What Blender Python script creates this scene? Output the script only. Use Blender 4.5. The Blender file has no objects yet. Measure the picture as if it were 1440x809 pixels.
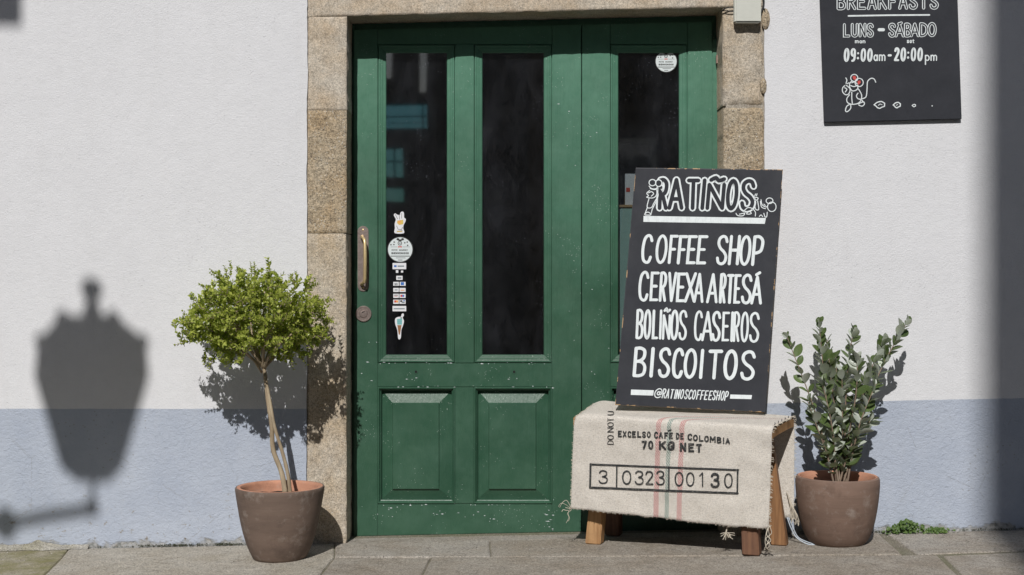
import bpy, bmesh, math, random
from mathutils import Vector, Matrix, noise
from mathutils.bvhtree import BVHTree

C = bpy.context.scene.collection
SC = bpy.context.scene
# ------------------------------------------------------------------ camera, world, sun, exposure
CAM = Vector((0.0, -6.25, 1.23)); F = 2000.0; HX = 720.0; HY = 377.0
cd = bpy.data.cameras.new('camera'); cam = bpy.data.objects.new('camera', cd); C.objects.link(cam)
cam.location = CAM; cam.rotation_euler = (math.radians(90), 0, 0)
cd.sensor_width = 36; cd.lens = F/1440*36; cd.shift_y = -27.5/1440
cd.clip_start = 0.05; cd.clip_end = 2000
SC.camera = cam
EL = math.radians(41.7); AZ = math.radians(8.5)          # sun: behind the camera, slightly left
sdir = Vector((-0.15, -1.0, 0.90)).normalized()            # towards the sun
w = bpy.data.worlds.new('World'); SC.world = w; w.use_nodes = True
nt = w.node_tree; nt.nodes.clear()
sky = nt.nodes.new('ShaderNodeTexSky'); sky.sky_type = 'NISHITA'; sky.sun_disc = False
sky.sun_elevation = EL; sky.sun_rotation = math.atan2(sdir.x, sdir.y)
sky.air_density = 1.0; sky.dust_density = 1.5
bg = nt.nodes.new('ShaderNodeBackground'); bg.inputs['Strength'].default_value = 0.05
wo = nt.nodes.new('ShaderNodeOutputWorld')
nt.links.new(sky.outputs[0], bg.inputs[0]); nt.links.new(bg.outputs[0], wo.inputs[0])
sl = bpy.data.lights.new('sun', 'SUN'); sl.energy = 3.75; sl.angle = math.radians(0.53); sl.color = (1.0, 0.972, 0.94)
so = bpy.data.objects.new('sun', sl); C.objects.link(so)
so.rotation_euler = sdir.to_track_quat('Z', 'Y').to_euler(); so.location = (-3, -20, 18)
SC.view_settings.view_transform = 'Standard'; SC.view_settings.look = 'None'
SC.view_settings.exposure = 0.0; SC.view_settings.gamma = 1.0; SC.view_settings.use_curve_mapping = False

# ------------------------------------------------------------------ measuring helpers
def P(px, py, d=0.0):
    """point seen at photo pixel (px,py) and standing d metres out of the wall plane"""
    k = (-CAM.y - d)/F
    return Vector(((px-HX)*k, -d, CAM.z+(HY-py)*k))
def gz(x):                                     # the street climbs gently to the right
    return 0.035+0.02*max(-12, min(12, x))
def G(px, py):
    dist = (CAM.z-0.035)*F/((py-HY)+0.02*(px-HX))
    return Vector(((px-HX)*dist/F, CAM.y+dist))
def N(x, y=0., z=0., s=1.0):
    return noise.noise(Vector((x*s, y*s, z*s)))

# ------------------------------------------------------------------ materials
def ramp(nt, fac, stops, interp='LINEAR'):
    r = nt.nodes.new('ShaderNodeValToRGB'); r.color_ramp.interpolation = interp
    els = r.color_ramp.elements
    while len(els) > 1: els.remove(els[-1])
    els[0].position = stops[0][0]; els[0].color = (*stops[0][1], 1)
    for p, c in stops[1:]:
        e = els.new(p); e.color = (*c, 1)
    nt.links.new(fac, r.inputs[0]); return r.outputs[0]
def g3(v): return (v, v, v)
class M:
    def __init__(s, name, rough=0.8, spec=0.5, metal=0.0):
        s.m = bpy.data.materials.new(name); s.m.use_nodes = True
        s.t = s.m.node_tree; s.b = s.t.nodes['Principled BSDF']; s.out = s.t.nodes['Material Output']
        s.b.inputs['Roughness'].default_value = rough; s.b.inputs['Metallic'].default_value = metal
        s.b.inputs['Specular IOR Level'].default_value = spec
        tc = s.t.nodes.new('ShaderNodeTexCoord'); s.co = tc.outputs['Object']; s.uv = tc.outputs['UV']; s.tc = tc
    def L(s, a, b): s.t.links.new(a, b)
    def map(s, scale=(1, 1, 1), loc=(0, 0, 0), src=None):
        m = s.t.nodes.new('ShaderNodeMapping'); m.inputs['Scale'].default_value = scale; m.inputs['Location'].default_value = loc
        s.L(src or s.co, m.inputs[0]); return m.outputs[0]
    def noise(s, scale, detail=4, rough=0.6, co=None, dist=0):
        n = s.t.nodes.new('ShaderNodeTexNoise'); n.inputs['Scale'].default_value = scale
        n.inputs['Detail'].default_value = detail; n.inputs['Roughness'].default_value = rough
        n.inputs['Distortion'].default_value = dist
        s.L(co or s.co, n.inputs['Vector']); return n.outputs[0]
    def voro(s, scale, co=None, feat='F1', out='Distance'):
        n = s.t.nodes.new('ShaderNodeTexVoronoi'); n.feature = feat; n.inputs['Scale'].default_value = scale
        s.L(co or s.co, n.inputs['Vector']); return n.outputs[out]
    def math(s, op, a, b=None, c=None, clamp=False):
        n = s.t.nodes.new('ShaderNodeMath'); n.operation = op; n.use_clamp = clamp
        for i, v in enumerate((a, b, c)):
            if v is None: continue
            if isinstance(v, (int, float)): n.inputs[i].default_value = v
            else: s.L(v, n.inputs[i])
        return n.outputs[0]
    def mix(s, fac, a, b, mode='MIX'):
        n = s.t.nodes.new('ShaderNodeMix'); n.data_type = 'RGBA'; n.blend_type = mode
        for i, v in ((0, fac), (6, a), (7, b)):
            if isinstance(v, (int, float)): n.inputs[i].default_value = v
            elif isinstance(v, tuple): n.inputs[i].default_value = (*v, 1)
            else: s.L(v, n.inputs[i])
        return n.outputs[2]
    def sep(s, src=None):
        n = s.t.nodes.new('ShaderNodeSeparateXYZ'); s.L(src or s.co, n.inputs[0]); return n.outputs
    def bump(s, h, dist=0.002, strength=1.0, prev=None):
        n = s.t.nodes.new('ShaderNodeBump'); n.inputs['Distance'].default_value = dist; n.inputs['Strength'].default_value = strength
        s.L(h, n.inputs['Height'])
        if prev is not None: s.L(prev, n.inputs['Normal'])
        s.nrm = n.outputs[0]; return n.outputs[0]
    def done(s, col=None, nrm=None, rough=None):
        if col is not None:
            if isinstance(col, tuple): s.b.inputs['Base Color'].default_value = (*col, 1)
            else: s.L(col, s.b.inputs['Base Color'])
        if nrm is not None: s.L(nrm, s.b.inputs['Normal'])
        if rough is not None: s.L(rough, s.b.inputs['Roughness'])
        return s.m

def mat_plain(name, col, rough=0.6, var=0.12, scale=20, metal=0.0, spec=0.5, bump=0.0):
    m = M(name, rough, spec, metal)
    n = m.noise(scale, 5)
    c = m.mix(1.0, col, ramp(m.t, n, [(0.3, g3(1-var)), (0.7, g3(1+0*var))]), 'MULTIPLY')
    nr = None
    if bump: nr = m.bump(m.noise(scale*4, 4), bump)
    return m.done(c, nr)

def mat_wall():
    m = M('painted_plaster', 0.9, 0.25)
    x, y, z = m.sep()
    zb = m.math('MULTIPLY_ADD', m.math('MAXIMUM', x, 0.0), 0.021, 0.611)
    wob = m.math('MULTIPLY', m.math('SUBTRACT', m.noise(9, 3), 0.5), 0.006)
    blue = m.math('GREATER_THAN', m.math('ADD', zb, wob), z)
    big = m.noise(1.3, 5, 0.6); mid = m.noise(14, 5, 0.65)
    white = m.mix(1.0, (0.71, 0.715, 0.735), ramp(m.t, big, [(0.3, g3(0.95)), (0.7, g3(1.0))]), 'MULTIPLY')
    white = m.mix(0.35, white, m.mix(1.0, white, ramp(m.t, mid, [(0.35, g3(0.90)), (0.6, g3(1))]), 'MULTIPLY'))
    bl = m.mix(1.0, (0.445, 0.492, 0.58), ramp(m.t, m.noise(3.1, 6, 0.72), [(0.3, (0.86, 0.87, 0.89)), (0.7, (1.05, 1.04, 1.02))]), 'MULTIPLY')
    # pits and worn-through spots in the blue band
    pit = m.voro(42, m.map((1, 1, 1.3)))
    pitm = m.math('MULTIPLY', m.math('LESS_THAN', pit, 0.16), m.math('GREATER_THAN', m.noise(3.1, 3), 0.56))
    bl = m.mix(m.math('MULTIPLY', pitm, 0.55), bl, (0.30, 0.29, 0.28))
    # flaking, damp foot of the wall
    h = m.math('SUBTRACT', z, m.math('MULTIPLY_ADD', x, 0.02, 0.035))
    foot = m.math('SUBTRACT', m.math('MULTIPLY', m.noise(11, 6, 0.72, m.map((1, 1, 1.6))), 0.16), m.math('ADD', h, 0.050))
    footm = m.math('MULTIPLY', foot, 60, clamp=True)
    footcol = ramp(m.t, m.noise(37, 4), [(0.35, (0.10, 0.10, 0.07)), (0.5, (0.34, 0.33, 0.30)), (0.7, (0.5, 0.5, 0.5))])
    bl = m.mix(m.math('MULTIPLY', footm, 0.8), bl, footcol)
    stain = m.math('MULTIPLY', m.math('SUBTRACT', 0.34, h), m.math('MULTIPLY', m.math('SUBTRACT', m.noise(22, 6, 0.75, m.map((1, 1, 1.5))), 0.59, clamp=True), 12, clamp=True), clamp=True)
    stain = m.math('MULTIPLY', stain, m.math('MULTIPLY_ADD', m.math('LESS_THAN', x, -1.0), 2.4, 0.7), clamp=True)
    bl = m.mix(m.math('MULTIPLY', stain, 1.6, clamp=True), bl, (0.27, 0.24, 0.20))
    col = m.mix(blue, white, bl)
    drip = m.math('MULTIPLY', m.math('SUBTRACT', m.noise(6, 5, 0.7, m.map((2.2, 1, 0.28))), 0.55, clamp=True), 2.2, clamp=True)
    col = m.mix(m.math('MULTIPLY', drip, 0.22), col, (0.40, 0.39, 0.37))
    ck = m.voro(2.1, m.map((1, 1, 0.8), (5, 0, 2)), 'DISTANCE_TO_EDGE'); dis = m.math('MULTIPLY', m.math('SUBTRACT', m.noise(9, 5, 0.7), 0.5), 0.05)
    ckm = m.math('MULTIPLY', m.math('LESS_THAN', m.math('ABSOLUTE', m.math('ADD', ck, dis)), 0.0016), m.math('GREATER_THAN', m.noise(1.7, 3), 0.53))
    col = m.mix(m.math('MULTIPLY', m.math('MULTIPLY', ckm, blue), 0.35), col, (0.25, 0.25, 0.25))
    # relief
    fine = m.noise(150, 4, 0.6); med = m.noise(40, 4, 0.6); trow = m.noise(46, 5, 0.72, m.map((1, 1, 1.15)), 0.5)
    n1 = m.bump(fine, 0.003, 0.75)
    n2 = m.bump(med, 0.004, 0.45, n1)
    st = m.t.nodes.new('ShaderNodeBump'); st.inputs['Distance'].default_value = 0.006
    m.L(m.math('MULTIPLY_ADD', blue, 0.75, 0.08), st.inputs['Strength']); m.L(trow, st.inputs['Height']); m.L(n2, st.inputs['Normal'])
    n4 = m.bump(m.math('MULTIPLY', m.math('ADD', pitm, footm, clamp=True), -1.0), 0.003, 0.7, st.outputs[0])
    return m.done(col, n4)

def mat_granite(name, tone=(0.50, 0.45, 0.38), warm=(0.42, 0.31, 0.20), bumpd=0.004, dark=0.5, moss=False, dots=0.5, sc=1.0):
    m = M(name, 0.88, 0.25)
    big = m.noise(4.5, 6, 0.65); gr = m.noise(115*sc, 6, 0.82); gr2 = m.noise(260*sc, 3, 0.8); sp = m.voro(300, None, 'F1', 'Color'); pt = m.noise(19, 5, 0.75)
    c = m.mix(ramp(m.t, big, [(0.40, g3(0)), (0.66, g3(0.8))]), tone, warm)
    c = m.mix(1.0, c, ramp(m.t, pt, [(0.30, g3(0.78)), (0.5, g3(1.0)), (0.70, g3(1.12))]), 'MULTIPLY')
    c = m.mix(1.0, c, ramp(m.t, gr, [(0.32, g3(dark*0.7)), (0.43, g3(0.5+dark*0.45)), (0.52, g3(1.0)), (0.66, g3(1.28))]), 'MULTIPLY')
    c = m.mix(1.0, c, ramp(m.t, gr2, [(0.36, g3(0.62)), (0.5, g3(1.0)), (0.66, g3(1.25))]), 'MULTIPLY')
    hs = m.t.nodes.new('ShaderNodeSeparateColor'); m.L(sp, hs.inputs[0])
    c = m.mix(m.math('MULTIPLY', m.math('GREATER_THAN', hs.outputs[0], 0.95), dots), c, (0.10, 0.09, 0.08))
    c = m.mix(m.math('MULTIPLY', m.math('GREATER_THAN', hs.outputs[1], 0.975), dots), c, (0.70, 0.68, 0.62))
    if moss:
        mm = m.math('MULTIPLY', m.math('SUBTRACT', m.noise(7, 6, 0.7), 0.40, clamp=True), 5, clamp=True)
        c = m.mix(m.math('MULTIPLY', mm, 0.75), c, (0.21, 0.20, 0.075))
    c = m.mix(m.math('MULTIPLY', m.math('SUBTRACT', m.noise(10, 4, 0.8, m.map((1, 1, 1), (4, 4, 4))), 0.60, clamp=True), 4.5, clamp=True), c, m.mix(1.0, c, (0.60, 0.60, 0.62), 'MULTIPLY'))
    n1 = m.bump(gr, bumpd, 0.8); n2 = m.bump(pt, bumpd*2.4, 0.6, n1)
    return m.done(c, n2)

def mat_paint_green():
    m = M('green_gloss_paint', 0.46, 0.6)
    x, y, z = m.sep()
    big = m.noise(3.2, 5, 0.65)
    grain = m.noise(14, 5, 0.65, m.map((8, 8, 0.5)))
    c = m.mix(ramp(m.t, big, [(0.3, g3(0)), (0.7, g3(1))]), (0.021, 0.074, 0.042), (0.036, 0.102, 0.060))
    # patchy chalky bloom left by weather
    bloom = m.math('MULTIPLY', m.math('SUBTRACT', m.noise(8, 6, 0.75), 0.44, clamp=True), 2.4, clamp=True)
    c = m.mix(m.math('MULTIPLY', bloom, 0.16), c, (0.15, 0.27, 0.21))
    top_pale = m.math('MULTIPLY', m.math('SUBTRACT', m.math('ADD', z, m.math('MULTIPLY', m.math('SUBTRACT', m.noise(1.7, 6, 0.7), 0.5), 1.6)), 0.95), 0.62, clamp=True)  # paler green mixed in with height, broken up by noise
    top_pale = m.math('MULTIPLY', top_pale, ramp(m.t, m.noise(26, 6, 0.75), [(0.3, g3(0.75)), (0.7, g3(1.0))]))
    c = m.mix(m.math('MULTIPLY', top_pale, 0.9), c, (0.098, 0.270, 0.180))
    # chips and splashes
    v = m.voro(75, m.map((1, 1, 1.5)))
    chips = m.math('MULTIPLY', m.math('LESS_THAN', v, 0.10), m.math('GREATER_THAN', m.noise(5.5, 4), 0.56))
    chips2 = m.math('GREATER_THAN', m.noise(95, 4, 0.6, m.map((0.35, 1, 2.6))), 0.745)
    c = m.mix(m.math('MAXIMUM', chips, chips2), c, (0.55, 0.62, 0.58))
    n1 = m.bump(grain, 0.0022, 0.7); n2 = m.bump(m.noise(60, 3, 0.5, m.map((1, 1, 0.7))), 0.0008, 0.5, n1)
    r = ramp(m.t, m.noise(13, 5, 0.7), [(0.3, g3(0.36)), (0.7, g3(0.50))])
    return m.done(c, n2, r)

def mat_glass():
    m = M('window_glass', 0.02, 0.5)
    t = m.t
    tr = t.nodes.new('ShaderNodeBsdfTransparent'); tr.inputs[0].default_value = (0.72, 0.75, 0.76, 1)
    gl = t.nodes.new('ShaderNodeBsdfGlossy'); gl.inputs['Roughness'].default_value = 0.03
    m.L(m.bump(m.noise(2.2, 1), 0.0010, 0.35), gl.inputs['Normal'])
    fr = t.nodes.new('ShaderNodeFresnel'); fr.inputs[0].default_value = 2.5
    mx = t.nodes.new('ShaderNodeMixShader'); ge = t.nodes.new('ShaderNodeNewGeometry'); m.L(m.math('MULTIPLY', fr.outputs[0], m.math('SUBTRACT', 1.0, ge.outputs['Backfacing'])), mx.inputs[0]); m.L(tr.outputs[0], mx.inputs[1]); m.L(gl.outputs[0], mx.inputs[2])
    df = t.nodes.new('ShaderNodeBsdfDiffuse'); df.inputs[0].default_value = (0.58, 0.60, 0.70, 1)
    film = m.math('MULTIPLY_ADD', m.math('POWER', m.noise(5, 6, 0.8, m.map((1, 1, 0.45))), 3.0), 0.065, -0.004, clamp=True)
    spk = m.math('MULTIPLY', m.math('LESS_THAN', m.voro(70), 0.075), m.math('GREATER_THAN', m.noise(7, 4), 0.57))
    spk = m.math('MULTIPLY', spk, 0.5)
    mx2 = t.nodes.new('ShaderNodeMixShader'); m.L(m.math('MAXIMUM', film, spk), mx2.inputs[0]); m.L(mx.outputs[0], mx2.inputs[1]); m.L(df.outputs[0], mx2.inputs[2])
    m.L(mx2.outputs[0], m.out.inputs[0]); return m.m

def mat_terracotta(name, base, seed):
    m = M(name, 0.8, 0.3)
    band = m.noise(2.2, 5, 0.7, m.map((1, 1, 5), (seed, 0, 0)))
    c = m.mix(ramp(m.t, band, [(0.3, g3(0)), (0.7, g3(1))]), base, tuple(min(1, v*1.5) for v in base))
    bl = m.noise(9, 6, 0.75, m.map((1, 1, 1), (seed, 3, 0)))
    c = m.mix(m.math('MULTIPLY', m.math('SUBTRACT', bl, 0.52, clamp=True), 3.2, clamp=True), c, tuple(v*0.62 for v in base))
    c = m.mix(ramp(m.t, m.noise(18, 5, 0.7, m.map((1, 1, 1), (seed, 7, 0))), [(0.54, g3(0)), (0.75, g3(0.45))]), c, (0.40, 0.35, 0.31))
    n1 = m.bump(m.noise(16, 4, 0.6, m.map((0.3, 0.3, 7))), 0.0018, 0.5); n2 = m.bump(m.noise(140, 3), 0.0012, 0.4, n1)
    return m.done(c, n2)

def mat_burlap():
    m = M('burlap', 0.95, 0.1)
    u = m.sep(m.uv)
    wx = m.math('SINE', m.math('MULTIPLY', u[0], 0.86*2*math.pi*260)); wy = m.math('SINE', m.math('MULTIPLY', u[1], 2*math.pi*150))
    weave = m.math('MULTIPLY', wx, wy)
    slub = m.noise(6, 6, 0.8, m.map((7, 45, 1), (0, 0, 0), m.uv)); slubv = m.noise(6, 5, 0.8, m.map((45, 5, 1), (3, 0, 0), m.uv))
    c = ramp(m.t, slub, [(0.30, (0.70, 0.63, 0.53)), (0.5, (0.92, 0.86, 0.775)), (0.70, (0.98, 0.94, 0.87))])
    c = m.mix(1.0, c, ramp(m.t, slubv, [(0.3, g3(0.90)), (0.5, g3(1.0))]), 'MULTIPLY')
    c = m.mix(1.0, c, ramp(m.t, m.noise(230, 3, 0.8), [(0.36, g3(0.78)), (0.5, g3(1.02)), (0.64, g3(1.14))]), 'MULTIPLY')
    c = m.mix(1.0, c, ramp(m.t, weave, [(0.0, g3(0.90)), (0.6, g3(1.04))]), 'MULTIPLY')
    # woven coloured yarns: two red, one green, drifting a little sideways over the top edge
    top = m.math('MAXIMUM', m.math('SUBTRACT', u[1], 0.40), 0.0)
    uu = m.math('SUBTRACT', u[0], m.math('MULTIPLY', m.math('MULTIPLY', top, top), 8.0))
    uu = m.math('ADD', uu, m.math('MULTIPLY', m.math('SUBTRACT', m.noise(5, 2, 0.5, m.map((0.1, 3, 1), (0, 0, 0), m.uv)), 0.5), 0.012))
    gate = m.math('GREATER_THAN', m.math('ADD', m.math('SINE', m.math('ADD', m.math('MULTIPLY', u[1], 480), m.math('MULTIPLY', u[0], 560))), m.math('MULTIPLY', m.noise(90, 2, 0.5, m.uv), 1.3)), 0.85)
    for cx, hw, colr in ((0.438, 0.0125, (0.62, 0.13, 0.15)), (0.492, 0.0105, (0.05, 0.22, 0.19)), (0.556, 0.0125, (0.62, 0.13, 0.15))):
        d = m.math('ABSOLUTE', m.math('SUBTRACT', uu, cx))
        inn = m.math('LESS_THAN', d, hw)
        c = m.mix(m.math('MULTIPLY', inn, m.math('MULTIPLY_ADD', gate, 0.50, 0.22)), c, colr)
    st = m.math('GREATER_THAN', m.noise(14, 4, 0.7, m.map((3, 3, 1), (2, 1, 0), m.uv)), 0.70)
    c = m.mix(m.math('MULTIPLY', st, 0.35), c, (0.25, 0.2, 0.15))
    n = m.bump(weave, 0.0016, 0.7); n = m.bump(slub, 0.003, 0.9, n); n = m.bump(slubv, 0.003, 0.7, n)
    m.done(c, n)
    t = m.t; tl = t.nodes.new('ShaderNodeBsdfTranslucent'); tl.inputs[0].default_value = (0.5, 0.42, 0.3, 1)
    mx = t.nodes.new('ShaderNodeMixShader'); mx.inputs[0].default_value = 0.07
    m.L(m.b.outputs[0], mx.inputs[1]); m.L(tl.outputs[0], mx.inputs[2]); m.L(mx.outputs[0], m.out.inputs[0])
    return m.m

def mat_wood(name, a, b, sc=1.0, axis=2):
    m = M(name, 0.62, 0.4)
    s = [26*sc]*3; s[axis] = 1.6*sc
    g = m.noise(1.6, 5, 0.65, m.map(tuple(s)), 1.2)
    c = m.mix(ramp(m.t, g, [(0.3, g3(0)), (0.7, g3(1))]), a, b)
    c = m.mix(ramp(m.t, m.noise(9, 5, 0.7), [(0.5, g3(0)), (0.8, g3(0.5))]), c, tuple(v*0.4 for v in a))
    return m.done(c, m.bump(g, 0.0015, 0.6))

def mat_leaf(name, a, b, under, trans=0.3, rough=0.42, scale=30):
    m = M(name, rough, 0.5)
    n = m.noise(scale, 3)
    oi = m.t.nodes.new('ShaderNodeObjectInfo')
    c = m.mix(ramp(m.t, n, [(0.35, g3(0)), (0.65, g3(1))]), a, b)
    c = m.mix(1.0, c, ramp(m.t, oi.outputs['Random'], [(0, g3(0.7)), (1, g3(1.25))]), 'MULTIPLY')
    if under:
        ge = m.t.nodes.new('ShaderNodeNewGeometry'); c = m.mix(ge.outputs['Backfacing'], c, under)
    m.done(c)
    t = m.t; tl = t.nodes.new('ShaderNodeBsdfTranslucent'); m.L(m.mix(1.0, c, (1.15, 1.35, 0.55), 'MULTIPLY'), tl.inputs[0])
    mx = t.nodes.new('ShaderNodeMixShader'); mx.inputs[0].default_value = trans
    m.L(m.b.outputs[0], mx.inputs[1]); m.L(tl.outputs[0], mx.inputs[2]); m.L(mx.outputs[0], m.out.inputs[0])
    return m.m

def mat_board():
    m = M('blackboard_paint', 0.6, 0.22)
    sm = m.noise(7, 6, 0.75)
    c = ramp(m.t, sm, [(0.3, (0.024, 0.026, 0.032)), (0.7, (0.036, 0.038, 0.046))])
    sc = m.math('GREATER_THAN', m.noise(120, 4, 0.65), 0.76)
    c = m.mix(m.math('MULTIPLY', sc, 0.4), c, (0.45, 0.46, 0.48))
    nr = m.bump(m.noise(260, 3), 0.0008, 0.4)
    return m.done(c, nr, ramp(m.t, m.noise(12, 5), [(0.3, g3(0.55)), (0.7, g3(0.7))]))

def mat_chalk(name='white_paint_marker', col=(0.74, 0.79, 0.80), worn=None):
    m = M(name, 0.8, 0.2)
    n = m.noise(60, 5, 0.7, m.map((1, 1, 0.35)))
    c = m.mix(1.0, col, ramp(m.t, n, [(0.3, g3(0.84)), (0.55, g3(1.0))]), 'MULTIPLY')
    if worn: c = m.mix(m.math('MULTIPLY', m.math('SUBTRACT', m.noise(170, 4, 0.8), 0.53, clamp=True), 5, clamp=True), c, worn)
    return m.done(c)

MAT = {}
MAT['wall'] = mat_wall()
MAT['stone'] = mat_granite('granite_jamb', (0.535, 0.475, 0.39), (0.50, 0.385, 0.25), 0.004, 0.60)
MAT['stone2'] = mat_granite('granite_jamb_rough', (0.52, 0.44, 0.325), (0.48, 0.345, 0.20), 0.008, 0.34, False, 0.8, 0.85)
MAT['stone3'] = mat_granite('granite_pale', (0.545, 0.49, 0.41), (0.52, 0.40, 0.27), 0.0035, 0.70, False, 0.35)
MAT['mortar'] = mat_granite('mortar', (0.40, 0.36, 0.30), (0.33, 0.28, 0.22), 0.003, 0.7)
MAT['slab'] = mat_granite('paving_granite', (0.43, 0.39, 0.335), (0.33, 0.28, 0.22), 0.008, 0.36, False, 0.25)
MAT['slab2'] = mat_granite('paving_granite_light', (0.47, 0.435, 0.385), (0.36, 0.31, 0.25), 0.008, 0.36, False, 0.25)
MAT['slab3'] = mat_granite('paving_concrete_pale', (0.54, 0.50, 0.43), (0.43, 0.38, 0.30), 0.008, 0.36, False, 0.4)
MAT['slab_moss'] = mat_granite('paving_granite_mossy', (0.44, 0.40, 0.31), (0.33, 0.29, 0.19), 0.007, 0.4, True, 0.3)
MAT['joint'] = mat_granite('joint_dirt', (0.24, 0.215, 0.17), (0.16, 0.16, 0.09), 0.003, 0.5)
MAT['render'] = mat_granite('old_cement', (0.46, 0.44, 0.40), (0.30, 0.28, 0.20), 0.007, 0.5)
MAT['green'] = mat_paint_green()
MAT['glass'] = mat_glass()
MAT['pot1'] = mat_terracotta('weathered_terracotta_brown', (0.128, 0.092, 0.073), 0.0)
MAT['pot2'] = mat_terracotta('weathered_terracotta_red', (0.150, 0.100, 0.077), 5.0)
MAT['potin'] = mat_terracotta('terracotta_inside', (0.40, 0.20, 0.13), 9.0)
MAT['soil'] = mat_plain('soil', (0.05, 0.035, 0.025), 0.95, 0.5, 60, bump=0.01)
MAT['pebble'] = mat_plain('pebble', (0.6, 0.57, 0.53), 0.7, 0.2, 40)
MAT['burlap'] = mat_burlap()
MAT['thread'] = mat_plain('jute_thread', (0.62, 0.56, 0.46), 0.95, 0.2, 90)
MAT['bluethread'] = mat_plain('pale_blue_thread', (0.55, 0.62, 0.70), 0.95, 0.2, 90)
MAT['ink'] = mat_chalk('black_sack_ink', (0.028, 0.030, 0.032), (0.42, 0.39, 0.34))
MAT['wood_light'] = mat_wood('honey_wood', (0.30, 0.155, 0.065), (0.50, 0.30, 0.145))
MAT['wood_mid'] = mat_wood('brown_wood', (0.17, 0.08, 0.035), (0.33, 0.175, 0.08))
MAT['wood_red'] = mat_wood('red_brown_wood', (0.105, 0.050, 0.030), (0.20, 0.10, 0.055))
def mat_worn():
    m = M('worn_painted_edge', 0.65)
    return m.done(m.mix(m.math('GREATER_THAN', m.noise(14, 6, 0.75), 0.56), (0.03, 0.032, 0.038), (0.42, 0.27, 0.14)))
MAT['worn_edge'] = mat_worn()
MAT['edge_wood'] = mat_wood('raw_board_edge', (0.40, 0.25, 0.12), (0.55, 0.37, 0.20), 1.0, 0)
MAT['board'] = mat_board()
MAT['chalk'] = mat_chalk()
MAT['board_ink'] = mat_chalk('board_black_marker', (0.033, 0.035, 0.042))
MAT['chalk_red'] = mat_chalk('red_marker', (0.62, 0.10, 0.09))
MAT['steel'] = mat_plain('dull_steel_plate', (0.42, 0.34, 0.31), 0.42, 0.35, 30, 0.75, bump=0.0008)
MAT['brass'] = mat_plain('brass', (0.80, 0.62, 0.33), 0.42, 0.15, 40, 0.55)
MAT['dark_metal'] = mat_plain('dark_iron', (0.03, 0.03, 0.032), 0.5, 0.3, 30, 0.6)
MAT['black'] = mat_plain('black_void', (0.01, 0.01, 0.01), 0.9, 0.2, 10)
MAT['hinge'] = mat_plain('old_hinge', (0.45, 0.30, 0.25), 0.6, 0.35, 50, 0.2)
MAT['beige'] = mat_plain('beige_plastic', (0.60, 0.61, 0.55), 0.55, 0.1, 12)
MAT['cable'] = mat_plain('black_cable', (0.02, 0.02, 0.02), 0.6, 0.2, 30)
MAT['room'] = mat_plain('dark_room', (0.035, 0.033, 0.032), 0.9, 0.3, 3)
MAT['sticker'] = mat_plain('sticker_white', (0.66, 0.72, 0.73), 0.6, 0.05, 30)
MAT['sticker2'] = mat_plain('sticker_card', (0.74, 0.75, 0.78), 0.6, 0.05, 30)
MAT['st_black'] = mat_plain('sticker_black', (0.03, 0.03, 0.03), 0.6, 0.1, 30)
MAT['st_grey'] = mat_plain('sticker_grey', (0.22, 0.26, 0.28), 0.6, 0.1, 30)
MAT['st_red'] = mat_plain('sticker_red', (0.60, 0.06, 0.05), 0.6, 0.1, 30)
MAT['st_blue'] = mat_plain('sticker_blue', (0.04, 0.16, 0.50), 0.6, 0.1, 30)
MAT['st_orange'] = mat_plain('sticker_orange', (0.85, 0.38, 0.10), 0.6, 0.1, 30)
MAT['st_yellow'] = mat_plain('sticker_yellow', (0.72, 0.52, 0.12), 0.6, 0.1, 30)
MAT['st_teal'] = mat_plain('sticker_teal', (0.18, 0.50, 0.50), 0.6, 0.1, 30)
MAT['st_brown'] = mat_plain('sticker_brown', (0.30, 0.14, 0.06), 0.6, 0.1, 30)
MAT['mint'] = mat_plain('mint_card', (0.36, 0.55, 0.50), 0.7, 0.1, 10)
MAT['box_leaf'] = mat_leaf('boxwood_leaf', (0.15, 0.205, 0.024), (0.49, 0.51, 0.12), None, 0.32, 0.36, 60)
MAT['bark'] = mat_wood('pale_bark', (0.26, 0.19, 0.12), (0.47, 0.39, 0.27))
MAT['bark2'] = mat_wood('brown_stem', (0.17, 0.12, 0.09), (0.30, 0.23, 0.17))
MAT['shrub_leaf'] = mat_leaf('shrub_leaf', (0.055, 0.090, 0.025), (0.115, 0.160, 0.055), (0.46, 0.50, 0.43), 0.14, 0.34, 40)
MAT['shrub_leaf_grey'] = mat_leaf('shrub_leaf_silvery', (0.36, 0.40, 0.34), (0.52, 0.55, 0.49), (0.48, 0.51, 0.45), 0.08, 0.45, 40)
MAT['weed_leaf'] = mat_leaf('weed_leaf', (0.06, 0.12, 0.025), (0.13, 0.20, 0.05), None, 0.25, 0.5, 60)
MAT['moss'] = mat_plain('moss', (0.060, 0.070, 0.022), 0.95, 0.5, 80, bump=0.004)
MAT['asphalt'] = mat_granite('street_paving', (0.22, 0.205, 0.185), (0.18, 0.16, 0.14), 0.004, 0.6)
MAT['facade'] = mat_plain('opposite_facade_render', (0.30, 0.28, 0.25), 0.9, 0.25, 2)
MAT['facade2'] = mat_plain('opposite_stone_facade', (0.26, 0.24, 0.21), 0.9, 0.3, 2)
MAT['lamp_glass'] = mat_plain('frosted_lamp_glass', (0.6, 0.6, 0.58), 0.3, 0.05, 10)
MAT['panel_red'] = mat_plain('shadow_panel_red', (0.35, 0.12, 0.10), 0.8, 0.1, 8)
def mat_tint():
    m = M('teal_tinted_glass', 0.1); t = m.t
    tr = t.nodes.new('ShaderNodeBsdfTransparent'); tr.inputs[0].default_value = (0.55, 0.88, 0.98, 1); m.L(tr.outputs[0], m.out.inputs[0]); return m.m
MAT['tint'] = mat_tint()

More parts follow.
